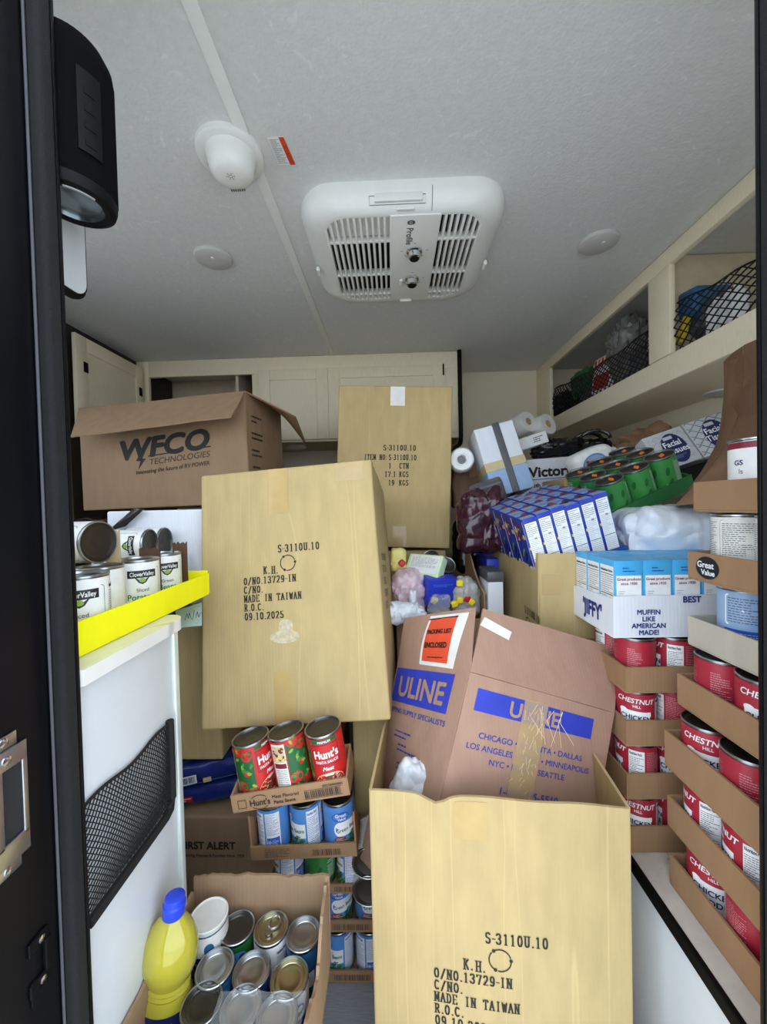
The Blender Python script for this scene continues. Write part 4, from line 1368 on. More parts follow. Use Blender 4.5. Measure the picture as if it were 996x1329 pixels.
# the one by the back cabinets
BL, BR, TL = at(436, 709, 1.43), at(584, 712, 1.43), at(432, 500, 1.445)
M, w_, h_ = frameM(BL, BR, TL, 0.42)
fb = M.translation.z
carton('far_carton', 'upright kraft carton with shipping marks in front of the back cabinets', M, w_, 0.42, h_, 'kraft', 0.005,
       lambda mb, f: weights(mb, f, -w_ / 2 + 0.10, h_ * 0.632, 1.08), ((-0.018, 0.036, h_ - 0.075, h_ - 0.003, 'tape_white'), (0.0, 0.05, 0.003, 0.08, 'tape_clear')))
carton('tall_carton', 'plain kraft carton standing under the upright carton by the cabinets', TR((M.translation.x + 0.03, 1.66, 0.001)), 0.34, 0.42, fb - 0.012, 'kraft', 0.002)

# carton behind the bean cans that carries the leaning one
c0, c1 = at(452, 1000, 0.96), at(509, 1000, 0.96)
carton('narrow_carton', 'kraft carton wedged upright between bean cans and the open carton', TR(((c0.x + c1.x) / 2 + 0.006, 1.17, 0.001)), c1.x - c0.x - 0.012, 0.38, 0.62, 'kraft', 0.001)

# ------------------------------------------------------------------ left pile
c0 = at(240, 900, 0.985)
carton('side_carton', 'kraft carton beside the counter end under the leaning carton', TR((-0.528, 1.145, 0.486)), 0.125, 0.30, 0.414, 'kraft', 0.001, lambda mb, f: mb.stroke(f, [(0.045 + 0.006 * math.cos(a), 0.32 + 0.010 * math.sin(a)) for a in [0.6 * k for k in range(10)]], 0.0012, 'ink_brown'))


def fa(mb, f):
    mb.text(f, 'FIRST ALERT', -0.156, 0.275, 0.026, 'ink', 0.03, align='L')
    mb.text(f, 'Protecting Homes & Families Since 1958', -0.162, 0.255, 0.0105, 'ink', 0.01, align='L')


carton('alarm_carton', 'brown carton printed with a black arrow and bold name behind the can box', TR((-0.412, 1.215, 0.001)), 0.45, 0.50, 0.358, 'brown', 0.002, fa)
al_ = [o for o in COL.objects if o.name == 'alarm_carton'][0]
far_ = lambda a, b: V((a, -0.2545, b))
mb = MB().poly(far_, [(0.102, 0.265), (0.119, 0.265), (0.1105, 0.290)], 'ink')
mb.patch(far_, 0.1075, 0.1135, 0.235, 0.267, 'ink')
mb.build('arrow_print', al_)
MB().patch(far_, 0.099, 0.122, 0.225, 0.229, 'ink').build('arrow_bar', al_)

# dark blue pasta packs on it
for k, (px, py, rz, ry) in enumerate(((268, 1003, 12, -6), (262, 1030, 8, -3))):
    c = at(px, py, 1.02)
    t = thing('pasta_pack', ('upper' if k == 0 else 'lower') + ' of two dark blue pasta packs stacked on the brown carton', 'food pack', TR((c.x, c.y + 0.02, 0.361 + (0.062 if k == 0 else 0.002)), 0, ry, rz), 'pasta packs')
    mb = MB()
    vs, fs = rbox(0.24, 0.11, 0.052, 0.022, 3, (14, 8, 4), lambda p: p + V((0, 0, 0.006 * noise.noise(p * 40))) + V((0, 0.004 * noise.noise(p * 60), 0)))
    mb.add([p + V((0, 0, 0.03)) for p in vs], fs, 'bag_blue')
    mb.build('wrapper', t)
    fn = lambda a, b: V((a, -0.0585 - 0.001, 0.03 + b))
    fn2 = lambda a, b: V((a, -0.0605, 0.03 + b))
    m2 = MB()
    if k == 0:
        m2.patch(fn, -0.055, -0.015, -0.014, 0.008, 'white')
        m2.bars(fn2, -0.052, -0.018, -0.011, 0.005, 14, 'navy', 5)
        m2.patch(fn, 0.0, 0.02, -0.018, -0.006, 'tan')
        m2.patch(fn, -0.10, 0.10, -0.0155, -0.0145, 'gvblue')
    else:
        m2.patch(fn, -0.06, -0.01, -0.006, 0.008, 'red')
        m2.lines(fn2, -0.056, -0.014, -0.004, 0.006, 2, 'white', 0.5, seed=2)
    m2.build('wrapper_print', t)

# counter top tray of white cans
TX, TY0, TY1 = -0.417, 0.464, 0.852
t = thing('yellow_tray', 'bright yellow cardboard tray of white cans on the marble counter', 'tray', V((-0.50, 0.68, 0.959)))
MB().lo((-0.585, TY0, 0.959), (TX, TY1, 0.962), 'yellowcard').build('tray_base', t, world=True)
MB().sheet(bil((TX, TY0, 0.962), (TX, TY1, 0.962), (TX, TY1, 1.006), (TX, TY0, 1.006), 0.002, 0.001), 12, 2, 0.003, 'yellowcard').build('side_wall', t, world=True)
MB().sheet(bil((-0.585, TY0, 0.962), (-0.585, TY1, 0.962), (-0.585, TY1, 1.006), (-0.585, TY0, 1.006)), 4, 1, 0.003, 'yellowcard').build('side_wall', t, world=True)
MB().sheet(bil((-0.583, TY1, 0.962), (TX - 0.002, TY1, 0.962), (TX - 0.002, TY1, 1.012), (-0.583, TY1, 1.012)), 4, 1, 0.003, 'yellowcard').build('end_wall', t, world=True)
for (px0, px1, py0, py1, Y, m, lb) in ((183, 208, 712, 766, 0.765, 'darkcard', 'torn dark brown upright flap'), (226, 243, 705, 758, 0.84, 'darkcard', 'torn dark brown upright flap'), (139, 155, 690, 742, 0.675, 'tan', 'torn tan upright flap')):
    a, b = at(px0, py1, Y), at(px1, py1, Y)
    zt_ = at(px0, py0, Y).z
    a.z = b.z = 0.9625
    MB().sheet(lambda u, v: a * (1 - u) + b * u + V((0, 0.004 * u, v * (zt_ - 0.9625 + 0.003 * math.sin(u * 20)))), 8, 6, 0.004, m).build('torn_flap', t, world=True, label=lb)
for (x, y, kind, rz, nm, lab) in ((-0.461, 0.553, 'potato', 36, 'vegetable_can', 'white can of sliced potatoes nearest the door jamb in the yellow tray'),
                                  (-0.494, 0.632, 'potato', -48, 'vegetable_can', 'white can turned to its nutrition panel in the yellow tray'),
                                  (-0.486, 0.718, 'potato', 44, 'vegetable_can', 'white can of potatoes in the yellow tray beside a dark torn flap'),
                                  (-0.492, 0.806, 'gbean', 44, 'vegetable_can', 'white can of green beans at the far end of the yellow tray')):
    spawn(kind, nm, lab, 'can', TR((x, y, 0.963), 0, 0, rz), 'cans in the yellow tray')
spawn('potato_empty', 'vegetable_can', 'white can lying on its side above the cans nearest the jamb', 'can', TR((-0.592, 0.655, 1.0985), 0, 90, -10), 'loose cans above the yellow tray')
spawn('potato_empty', 'vegetable_can', 'white can lying on its side with a dark end above the tray', 'can', TR((-0.668, 0.885, 1.0705), 0, 90, 4), 'loose cans above the yellow tray')
spawn('potato_empty', 'vegetable_can', 'white can lying behind another on its side by the white carton', 'can', TR((-0.676, 0.961, 1.0705), 0, 90, 2), 'loose cans above the yellow tray')

o = MB().lo((0, 0, 0), (0.16, 0.135, 0.110), 'whitecard', 0.002).build('low_white_box', None)
o.location = (-0.69, 0.858, 0.924)
tag(o, 'small white box under the pair of lying cans', 'box')
# dark cloth and note under the end of the tray
mb = MB()
mb.sheet(lambda u, v: V((-0.68 + 0.21 * u, 0.86 + 0.12 * v, 0.905 + 0.012 * math.sin(u * 7 + v * 3) - 0.02 * u + 0.006 * noise.noise(V((u * 6, v * 6, 0))))), 16, 12, 0.012, 'denim')
tag(mb.build('denim_cloth', None), 'folded dark blue cloth under the end of the yellow tray', 'cloth')
a, b, c_, d_ = at(231, 815, 0.83), at(262, 812, 0.83), at(262, 782, 0.86), at(228, 793, 0.86)
f = bil(a, b, c_, d_, 0.004)
mb = MB().sheet(f, 6, 6, 0.0015, 'paper')
fn = lambda x, y: f(x, y) + f.n * 0.0015
for k in range(6):
    mb.patch(fn, 0.03, 0.97, 0.1 + 0.15 * k, 0.108 + 0.15 * k, 'teal')
mb.stroke(fn, [(0.35, 0.3), (0.45, 0.62), (0.5, 0.35), (0.55, 0.6), (0.62, 0.3)], 0.02, 'black_p')
mb.stroke(fn, [(0.66, 0.25), (0.74, 0.7)], 0.02, 'black_p')
mb.stroke(fn, [(0.78, 0.32), (0.85, 0.6), (0.9, 0.35), (0.97, 0.55)], 0.02, 'black_p')
tag(mb.build('ruled_note', None), 'pale ruled note with scribbled handwriting under the yellow tray end', 'note')

# white carton with strap, black bag, brown printed carton on top
a = at(138, 660, 1.0)
WX0, WX1, WZ = a.x, -0.485, 1.150


def wpr(mb, f):
    mb.rrect(f, 0.075, 0.13, 0.060, 0.086, 0.004, 'navy')
    mb.rrect(lambda a, b: f(a, b) - V((0, 0.0006, 0)), 0.079, 0.126, 0.064, 0.082, 0.003, 'white')
    mb.text(lambda a, b: f(a, b) - V((0, 0.001, 0)), 'E', 0.10, 0.068, 0.015, 'navy', 0.03)


carton('white_carton', 'white carton with a black strap behind the cans on the counter', TR(((WX0 + WX1) / 2, 1.30, 0.900)), WX1 - WX0, 0.60, WZ - 0.900, 'whitecard', 0.001, wpr)
st = MB()
q = [at(140, 690, 0.985), at(163, 683, 0.985), at(187, 661, 0.985), at(174, 660, 0.985)]
st.sheet(bil(q[0], q[1], q[2], q[3], 0.003), 4, 4, 0.004, 'bag_black')
tag(st.build('black_strap', None), 'black fabric strap hanging over the white carton corner', 'strap')
c = at(118, 676, 1.02)
o = blob(0.20, 0.14, 0.10, 12, 'bag_black', 0.3, 14, 14).build('black_pouch', None)
o.location = (c.x - 0.04, 1.05, 1.075)
tag(o, 'black crumpled pouch beside the white carton behind the cans', 'pouch')
carton('hidden_carton', 'plain brown carton under the white strapped carton', TR((-0.745, 1.36, 0.411)), 0.29, 0.44, 0.486, 'brown', 0.001)
carton('base_carton', 'plain brown carton on the floor under the plain brown carton', TR((-0.81, 1.36, 0.001)), 0.32, 0.50, 0.408, 'brown', 0.001)

# brown open carton with the big black name
A_ = at(103, 531, 1.37); B_ = at(318, 508, 1.335)
dn_ = V((0.004, 0.0, -0.375))
yv = V((0.035, 0.30, 0.01))
A0, B0 = A_ + dn_, B_ + dn_
A0.z = 1.158; B0.z = 1.170
C_, Dd = A_ + yv, B_ + yv
C0, D0 = A0 + yv, B0 + yv
C0.z = 1.156; D0.z = 1.166
t = thing('power_carton', 'brown open carton with large black italic name and lightning bolt', 'carton', V(((A_.x + B_.x) / 2, 1.5, 1.155)))
fF = bil(A0, B0, B_, A_, 0.004, 0.002)
MB().sheet(fF, 16, 10, 0.005, 'brown').build('front_panel', t, world=True)
fR = bil(B0, D0, Dd, B_, 0.002, 0.002)
MB().sheet(fR, 8, 8, 0.005, 'brown').build('side_panel', t, world=True)
MB().sheet(bil(D0, C0, C_, Dd), 6, 6, 0.005, 'brown').build('back_panel', t, world=True)
MB().sheet(bil(C0, A0, A_, C_), 6, 6, 0.005, 'brown').build('side_panel', t, world=True)
MB().sheet(bil(A0, B0, D0, C0), 2, 2, 0.005, 'brown').build('bottom_panel', t, world=True)
mb = MB()
f = onq(fF, -0.0034) if fF.n.y > 0 else onq(fF, 0.0034)
fu = lambda px, py: None
Wf, Hf = fF.w, fF.h


def uv_of(px, py):   # where the sight line through a pixel meets the front panel
    d = ray(px, py)
    n_ = fF.n
    p = CAM + d * ((A0 - CAM).dot(n_) / d.dot(n_))
    r_ = p - A0
    X = (B0 - A0).normalized(); Zv = (A_ - A0); Zv = (Zv - X * Zv.dot(X)).normalized()
    return r_.dot(X), r_.dot(Zv)


x0, y0 = uv_of(155, 600); x1, y1 = uv_of(273, 583)
al = math.atan2(y1 - y0, x1 - x0) * 0.75
ht = uv_of(160, 572)[1] - uv_of(160, 596)[1]
wtx = glyphs('WFCO', 0.22)[2]
sz = ht / 0.72
mb.text(f, 'WFCO', x0, y0 + 0.003, sz, 'ink', 0.035, 0.22, xs=(x1 - x0) / (wtx * sz) , align='L', rot=al)
p = lambda px, py: uv_of(px, py)
mb.poly(f, [p(184, 590), p(190, 588), p(186, 597), p(191, 597), p(181, 611), p(184, 600), p(178, 600)], 'ink')
mb.stroke(f, [p(194, 594), p(274, 583)], 0.004, 'ink')
a, b = p(195, 605), p(274, 595)
sz2 = 0.028
mb.text(f, 'TECHNOLOGIES', a[0], a[1], sz2, 'ink', 0.0, 0.2, xs=(b[0] - a[0]) / (glyphs('TECHNOLOGIES', 0.2)[2] * sz2), align='L', rot=al)
a, b = p(178, 617), p(273, 606)
sz2 = 0.020
mb.text(f, 'Innovating the future of RV POWER', a[0], a[1], sz2, 'ink', 0.008, 0.2, xs=(b[0] - a[0]) / (glyphs('Innovating the future of RV POWER', 0.2)[2] * sz2), align='L', rot=al)
mb.build('printing', t, world=True)
fs_ = onq(fR, 0.0034)
mb = MB()
for k in range(4):
    mb.lines(fs_, 0.03, 0.11, 0.10 + 0.06 * k, 0.135 + 0.06 * k, 2, 'ink', 0.5, seed=40 + k)
mb.build('side_printing', t, world=True)
o1, o2 = at(92, 567, 1.22), at(300, 541, 1.20)
MB().sheet(bil(o1, o2, B_, A_, -0.006, 0.003), 14, 6, 0.005, 'brown').build('front_flap', t, world=True)
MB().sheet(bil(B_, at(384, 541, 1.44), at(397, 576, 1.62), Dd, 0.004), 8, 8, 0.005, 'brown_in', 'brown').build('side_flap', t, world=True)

# ------------------------------------------------------------------ stack of bean and sauce cans
def bc(x0, x1, y0, y1, n, m):
    return lambda mb, f: (mb.bars(f, x0, x1, y0, y1, n, m, 7))


BTX = [-0.238, -0.160, -0.082]
for lv, (z, pats) in enumerate(((0.002, (-110, -40, -135)), (0.126, (-100, 18, 10)))):
    Y0 = 0.905
    tray('can_tray', ('bottom cardboard tray of the bean can stack on the floor', 'second cardboard tray up in the bean can stack')[lv], TR((-0.162, Y0 + 0.038, z)), 0.236, 0.082, 0.030, 'traybrown', prn=lambda mb, f: mb.bars(f, -0.005, 0.085, 0.008, 0.022, 26, 'ink_brown', 3), group='bean can trays')
    for k, x in enumerate(BTX):
        if k:
            spawn('beans', 'bean_can', 'blue can of green beans in the %s tray, %s' % (('bottom', 'second')[lv], ('', 'behind the torn box', 'next to the open carton')[k]), 'can', TR((x, Y0 + 0.038, z + 0.005), 0, 0, pats[k]), 'green bean cans in the tray stack')
z = 0.250
tray('can_tray', 'third cardboard tray up in the bean can stack, mostly hidden', TR((-0.196, 0.915, z)), 0.236, 0.082, 0.022, 'traybrown', group='bean can trays', prn=lambda mb, f: mb.bars(f, 0.04, 0.1, 0.006, 0.018, 18, 'ink_brown', 3))
for k, (x, kind, rz) in enumerate(((-0.272, 'beans', -85), (-0.196, 'gvback', 0), (-0.120, 'beans', -88))):
    if k == 1:
        spawn('corn', 'upturned_can', 'upside down can between two blue cans in the stack', 'can', TR((x, 0.915, z + 0.005 + 0.1085), 180, 0, 160))
    else:
        spawn('beans', 'bean_can', ('blue can showing nutrition text between brown carton and upturned can', '', 'blue can showing nutrition text between upturned and end-on cans')[k], 'can', TR((x, 0.915, z + 0.005), 0, 0, rz), 'green bean cans beside the upturned can')
z = 0.375
tray('can_tray', 'brown tray of three green bean cans just under the pasta sauce tray', TR((-0.214, 0.872, z), 2, -2.5, 0), 0.236, 0.084, 0.032, 'traybrown', group='bean can trays',
     prn=lambda mb, f: (mb.bars(f, 0.02, 0.085, 0.008, 0.022, 22, 'ink_brown', 3), mb.lines(f, -0.085, -0.03, 0.008, 0.028, 4, 'ink_brown', 0.4, seed=4)), side=0.10)
M3 = TR((-0.214, 0.872, z + 0.005), 2, -2.5, 0)
for k, (x, rz) in enumerate(((-0.075, -135), (0.001, -55), (0.077, 24))):
    spawn('beans', 'bean_can', ('blue can turned to its barcode side under the sauce tray', 'blue can turned to its nutrition panel under the sauce tray', 'blue green bean can facing out under the pasta sauce tray')[k], 'can', M3 @ TR((x, 0, 0), 0, 0, rz), 'green bean cans under the sauce tray')
H0, H1 = at(303, 1056, 0.755), at(455, 1032, 0.755)
MH, wH, _ = frameM(H0, H1, H0 + V((-0.01, 0.0, 0.1)), 0.088)


def hpr(mb, f):
    mb.text(f, "Hunt's", -0.062, 0.010, 0.017, 'ink', 0.02, xs=0.95)
    mb.stroke(f, [(-0.062 + 0.020 * math.cos(a), 0.016 + 0.014 * math.sin(a)) for a in [0.75 + 0.17 * k for k in range(11)]], 0.0012, 'ink')
    mb.stroke(f, [(-0.062 + 0.020 * math.cos(a), 0.016 + 0.014 * math.sin(a)) for a in [-0.75 - 0.17 * k for k in range(11)]], 0.0012, 'ink')
    mb.text(f, 'Meat Flavored', -0.036, 0.019, 0.0095, 'ink', 0.012, align='L')
    mb.text(f, 'Pasta Sauce', -0.034, 0.008, 0.0095, 'ink', 0.012, align='L')
    P = [(-0.106, 0.008), (-0.090, 0.008), (-0.090, 0.024), (-0.106, 0.024), (-0.106, 0.008)]
    mb.stroke(f, P, 0.001, 'ink')
    mb.patch(f, 0.028, 0.106, 0.006, 0.0068, 'ink'); mb.patch(f, 0.028, 0.106, 0.0232, 0.024, 'ink')
    mb.bars(f, 0.030, 0.104, 0.008, 0.022, 30, 'ink', 6)
    mb.text(f, '20027000030803', 0.088, 0.0262, 0.006, 'ink', 0.01)


tray('sauce_tray', 'printed brown cardboard tray of pasta sauce cans atop the bean cans', MH, wH, 0.088, 0.036, 'traybrown', prn=hpr, group='pasta sauce tray', back=0.05)
for k, (x, rz) in enumerate(((-0.078, 72), (0.0, 128), (0.078, 10))):
    spawn('hunts', 'sauce_can', ('pasta sauce can with tomatoes showing at the tray end by the blue packs', 'pasta sauce can between two others showing basil and small print', 'red pasta sauce can with its name facing out in the printed tray')[k], 'can', MH @ TR((x, -0.001, 0.005), (0, 0, 3)[k], (0, 1.5, 0)[k], rz), 'pasta sauce cans')
# end-on dark cans beside the stack
for k, (px, py) in enumerate(((468, 1085), (470, 1118))):
    c = at(px, py, 0.93)
    spawn('potato_empty', 'lying_can', ('upper', 'lower')[k] + ' of two cans lying end-on between bean stack and carton', 'can', TR((-0.076, 0.952, c.z), 90, 0, 0), 'end-on cans by the open carton')

# ------------------------------------------------------------------ can box by the counter
bx0, bx1, by0, by1, bz0, bz1 = -0.392, -0.135, 0.475, 0.700, 0.305, 0.448
carton('under_box', 'plain brown carton under the open box of assorted cans', TR(((bx0 + bx1) / 2, 0.59, 0.001)), 0.22, 0.22, 0.302, 'brown', 0.0005)
t = thing('can_box', 'torn brown open box holding oil, salt and assorted cans', 'carton', V(((bx0 + bx1) / 2, 0.59, bz0)))
MB().lo((bx0, by0, bz0), (bx1, by1, bz0 + 0.004), 'brown').build('bottom_panel', t, world=True)
jag = lambda u, s, a: a * noise.noise(V((u * s, 3.3, 1.1))) + a * 0.5 * noise.noise(V((u * s * 3, 7.3, 1.1)))
MB().sheet(lambda u, v: V((bx0 + (bx1 - bx0) * u, by1 - 0.003 + 0.01 * v, bz0 + 0.004 + v * (bz1 - bz0 + 0.006 + jag(u, 14, 0.006)))), 30, 6, 0.005, 'brown').build('back_panel', t, world=True)
MB().sheet(lambda u, v: V((bx0 + 0.003, by0 + (by1 - 0.006 - by0) * u, bz0 + 0.004 + v * (bz1 - bz0 - 0.012 + jag(u, 14, 0.006)))), 24, 6, 0.005, 'brown').build('side_panel', t, world=True)
MB().sheet(lambda u, v: V((bx1 - 0.003 + 0.006 * v * (1 - u), by0 + (by1 - 0.006 - by0) * u, bz0 + 0.004 + v * (bz1 - bz0 + 0.012 - 0.045 * math.exp(-((u - 0.45) / 0.22) ** 2) + jag(u, 20, 0.008)))), 40, 6, 0.005, 'brown').build('side_panel', t, world=True)
MB().sheet(lambda u, v: V((bx0 + (bx1 - bx0) * u, by0 + 0.003, bz0 + 0.004 + v * 0.12)), 8, 4, 0.005, 'brown').build('front_panel', t, world=True)
zc = bz0 + 0.005
for (px, py, kind, lab, rz) in ((308, 1203, 'small_green', 'dark lidded can beside the salt canister in the torn box', 20),
                                (352, 1204, 'small_white', 'can with a ring pull lid at the back of the torn box', 160),
                                (394, 1211, 'small_blue', 'blue labelled can in the back corner of the torn box by the right flap', -10),
                                (279, 1255, 'small_blue', 'blue can next to the oil bottle in the torn box', 40),
                                (327, 1259, 'small_dark', 'silver lidded can in the middle of the torn box', 10),
                                (376, 1268, 'small_gold', 'gold lidded can against the torn right flap of the box', 30),
                                (262, 1302, 'small_green', 'green labelled can with silver lid beside the oil label', 15),
                                (313, 1307, 'small_dark', 'film wrapped can beside the green labelled can', -20),
                                (360, 1318, 'small_dark', 'film wrapped can against the torn box flap', 50)):
    p = atz(px, py, zc + 0.100)
    spawn(kind, 'assorted_can', lab, 'can', TR((p.x, p.y, zc + 0.0005), 0, 0, rz), 'assorted cans in the torn box')
a, b = atz(313, 1307, zc + 0.101), atz(360, 1318, zc + 0.101)
mid = (a + b) / 2
mb = MB()
mb.sheet(lambda u, v: V((mid.x - 0.066 + 0.132 * u, mid.y - 0.045 + 0.066 * v, zc + 0.104 + 0.002 * math.sin(u * 25 + v * 3) * math.sin(v * 7))), 30, 8, 0.0006, 'shrink')
tag(mb.build('shrink_film', None), 'clear wrinkled film over two cans in the torn box', 'film')
# salt
p = atz(272, 1184, 0.440)
t = thing('salt_canister', 'round blue salt canister with white lid beside the oil bottle', 'canister', TR((p.x, p.y - 0.002, zc + 0.001), 0, 0, -12))
r, h = 0.031, 0.128
MB().lathe([(r - 0.001, 0), (r, 0.002), (r, h - 0.008)], 'navy', 40, cap1=False).build('drum', t)
MB().lathe([(r, h - 0.008), (r + 0.0008, h - 0.006), (r + 0.0008, h - 0.001), (r - 0.001, h), (r - 0.003, h - 0.002), (0.01, h - 0.0022)], 'offwhite', 40, cap0=False).build('lid', t)
mb = MB()
f1, f2 = cyl(r + 0.0003), cyl(r + 0.0006)
mb.patch(f1, -0.11, 0.11, h * 0.66, h - 0.010, 'offwhite', 30)
mb.ell(f2, 0.020, h * 0.76, 0.008, 0.010, 'saltblue', 16)
for k in range(9):
    mb.ell(f2, -0.02 + 0.006 * k, h * 0.56 + 0.004 * (k % 3), 0.003, 0.003, 'jiffy', 8)
mb.text(f1, 'IODIZED', -0.002, h * 0.40, 0.017, 'white', 0.02)
mb.text(f1, 'SALT', -0.008, h * 0.24, 0.017, 'white', 0.02)
mb.build('printed_label', t)
# oil
p = at(205, 1300, 0.585)
t = thing('oil_bottle', 'clear bottle of yellow cooking oil with a blue cap in the torn box', 'bottle', TR((p.x + 0.010, 0.575, zc + 0.001), -3, 5.5, 0))
OS = Matrix.Scale(0.8, 4, (0, 1, 0))
prof = [(0.034, 0), (0.039, 0.006), (0.040, 0.03), (0.040, 0.072), (0.0395, 0.085), (0.033, 0.098), (0.0345, 0.101), (0.032, 0.105), (0.034, 0.108), (0.032, 0.112), (0.036, 0.120), (0.041, 0.135), (0.042, 0.15), (0.039, 0.17), (0.031, 0.187), (0.022, 0.198), (0.016, 0.204), (0.0145, 0.207)]
MB().lathe(prof, 'oil', 40, OS).build('bottle_body', t)
MB().lathe([(0.0152, 0.205), (0.0165, 0.207), (0.0165, 0.222), (0.0145, 0.224), (0.0145, 0.232), (0.012, 0.234)], 'capblue', 28).build('cap', t)
mb = MB()
ol = lambda e: (lambda a, z: OS @ (cyl(0.0402 + e)(a, z)))
mb.patch(ol(0), -0.124, 0.124, 0.024, 0.084, 'navy', 40)
mb.text(ol(0.0004), 'Kroger', 0.008, 0.068, 0.012, 'white', 0.01, shear=0.3)
mb.ell(ol(0.0004), -0.022, 0.058, 0.004, 0.004, 'white', 12)
mb.build('printed_label', t)

# ------------------------------------------------------------------ supply carton leaning in the open carton
A_, B_ = at(610, 872, 0.755), at(797, 925, 0.805)
dA = (at(570, 1046, 0.712) - A_); dB = (at(771, 1056, 0.765) - B_)
C_ = at(517, 862, 0.98)
k_ = 1.75
A0, B0 = A_ + dA * k_, B_ + (dA * 0.6 + dB * 0.4) * k_
yv = C_ - A_
C0, D_, D0 = A0 + yv * 0.8, B_ + yv * 0.45, B0 + yv * 0.45
t = thing('supply_carton', 'brown open carton with blue name bands leaning inside the kraft carton', 'carton', (A0 + B0 + C0 + D0) / 4)
fF = bil(A0, B0, B_, A_, 0.005, 0.002)
fL = bil(C0, A0, A_, C_, 0.004, 0.002)
MB().sheet(fF, 16, 14, 0.005, 'uline').build('front_panel', t, world=True)
MB().sheet(fL, 10, 14, 0.005, 'uline').build('side_panel', t, world=True)
MB().sheet(bil(B0, D0, D_, B_), 6, 6, 0.005, 'uline').build('side_panel', t, world=True)
MB().sheet(bil(D0, C0, C_, D_), 6, 6, 0.005, 'uline').build('back_panel', t, world=True)
MB().sheet(bil(A0, B0, D0, C0), 2, 2, 0.005, 'uline').build('bottom_panel', t, world=True)
fT = bil(A_, B_, at(803, 842, 0.875), at(627, 790, 0.825), -0.004, 0.002)
MB().sheet(fT, 12, 8, 0.005, 'uline').build('front_flap', t, world=True)
fS = bil(C_, A_, at(617, 789, 0.80), at(527, 802, 0.98), 0.008, 0.003)
MB().sheet(fS, 10, 8, 0.005, 'uline').build('side_flap', t, world=True)
fS2 = bil(B_, D_, D_ + V((0.02, 0.02, 0.10)), at(801, 842, 0.885))
MB().sheet(fS2, 6, 6, 0.005, 'uline').build('side_flap', t, world=True)


def top(f, e=0.0032):       # metres, y measured down from the upper edge
    return lambda x, y: f(x / f.w, 1 - y / f.h) + f.n * e


Wf = fF.w
f, f2 = top(fF), top(fF, 0.0042)
mb = MB()
mb.patch(f, Wf * 0.07, Wf * 0.86, 0.024, 0.066, 'ulineblue', 8, 3)
fl = lambda g: (lambda a, b: g(a, -b))
mb.text(fl(f2), 'ULINE', Wf * 0.46, -0.060, 0.041, 'uline', 0.02, xs=1.0)
for k, s in enumerate(('CHICAGO • ATLANTA • DALLAS', 'LOS ANGELES • MIAMI • MINNEAPOLIS', 'NYC • RENO • SEATTLE')):
    mb.text(fl(f), s, Wf * 0.48, -0.114 - 0.022 * k, 0.0155, 'ink_blue', 0.004)
mb.text(fl(f), '1-800-295-5510', Wf * 0.52, -0.206, 0.0195, 'ink_blue', 0.012)
mb.build('printing', t, world=True)
MB().patch(f2, Wf * 0.38, Wf * 0.54, 0.020, 0.30, 'tape_clear', 4, 12).build('packing_tape', t, world=True)
mb = MB()
rd = random.Random(3)
f3 = top(fF, 0.0050)
for k in range(7):
    x = Wf * rd.uniform(0.44, 0.68)
    mb.stroke(f3, [(x + 0.01 * rd.uniform(-1, 1), 0.022 + rd.uniform(0, 0.01)), (x + 0.008 * rd.uniform(-1, 1), 0.05), (x + rd.uniform(-0.035, 0.035), 0.075 + rd.uniform(0, 0.025))], 0.0011, 'cream')
for k in range(46):
    x, y = Wf * rd.uniform(0.39, 0.53), rd.uniform(0.03, 0.22)
    mb.stroke(f3, [(x, y), (x + rd.uniform(-0.008, 0.008), y + rd.uniform(0.002, 0.02))], 0.0008, 'cream')
mb.build('tape_glints', t, world=True, kind='stuff')  # cream strokes paint the glints on the creased tape
f, f2 = top(fL), top(fL, 0.0040)
Wl = fL.w
mb = MB()
mb.patch(f, Wl * 0.02, Wl * 0.86, 0.008, 0.085, 'ulineblue', 6, 3)
mb.text(fl(f2), 'ULINE', Wl * 0.45, -0.070, 0.062, 'uline', 0.02, xs=0.9)
mb.text(fl(f), 'SHIPPING SUPPLY SPECIALISTS', Wl * 0.42, -0.108, 0.0150, 'ink_blue', 0.004)
for k, (a, b) in enumerate(((0.2, 0.14), (0.3, 0.165), (0.35, 0.2), (0.55, 0.22), (0.6, 0.25))):
    mb.lines(f, Wl * a, Wl * (a + 0.3), b, b + 0.02, 2, 'ink_blue', 0.4, seed=50 + k)
mb.build('printing', t, world=True)
# packing list pouch on the flap and a strip of white tape on the other
fn, fn2, fn3 = (lambda e: (lambda u, v: fS(u, v) + fS.n * e))(0.0034), (lambda e: (lambda u, v: fS(u, v) + fS.n * e))(0.0044), (lambda e: (lambda u, v: fS(u, v) + fS.n * e))(0.0054)
mb = MB()
P0 = [(0.36, 0.04), (0.80, 0.03), (0.86, 0.50), (0.92, 0.92), (0.40, 0.96)]
mb.qpatch(fn, [(0.38, 0.05), (0.82, 0.02), (0.95, 0.94), (0.44, 0.96)], 'tape_white')
mb.qpatch(fn2, [(0.42, 0.12), (0.75, 0.10), (0.82, 0.88), (0.47, 0.90)], 'salmon')
mb.patch(fn2, 0.44, 0.83, 0.88, 0.905, 'black_p')
mb.text(fn3, 'PACKING LIST', 0.62, 0.62, 0.105, 'black_p', 0.03, xs=0.48)
mb.text(fn3, 'ENCLOSED', 0.60, 0.37, 0.13, 'black_p', 0.03, xs=0.44)
mb.lines(fn3, 0.50, 0.70, 0.17, 0.22, 1, 'black_p', 0.5, seed=2)
mb.build('packing_list_pouch', t, world=True, label='orange packing list pouch on the flap')
ff = (lambda u, v: fT(u, v) + fT.n * 0.0035)
MB().qpatch(ff, [(0.0, 0.72), (0.21, 0.62), (0.22, 0.76), (0.02, 0.87)], 'tape_white').build('white_tape', t, world=True)

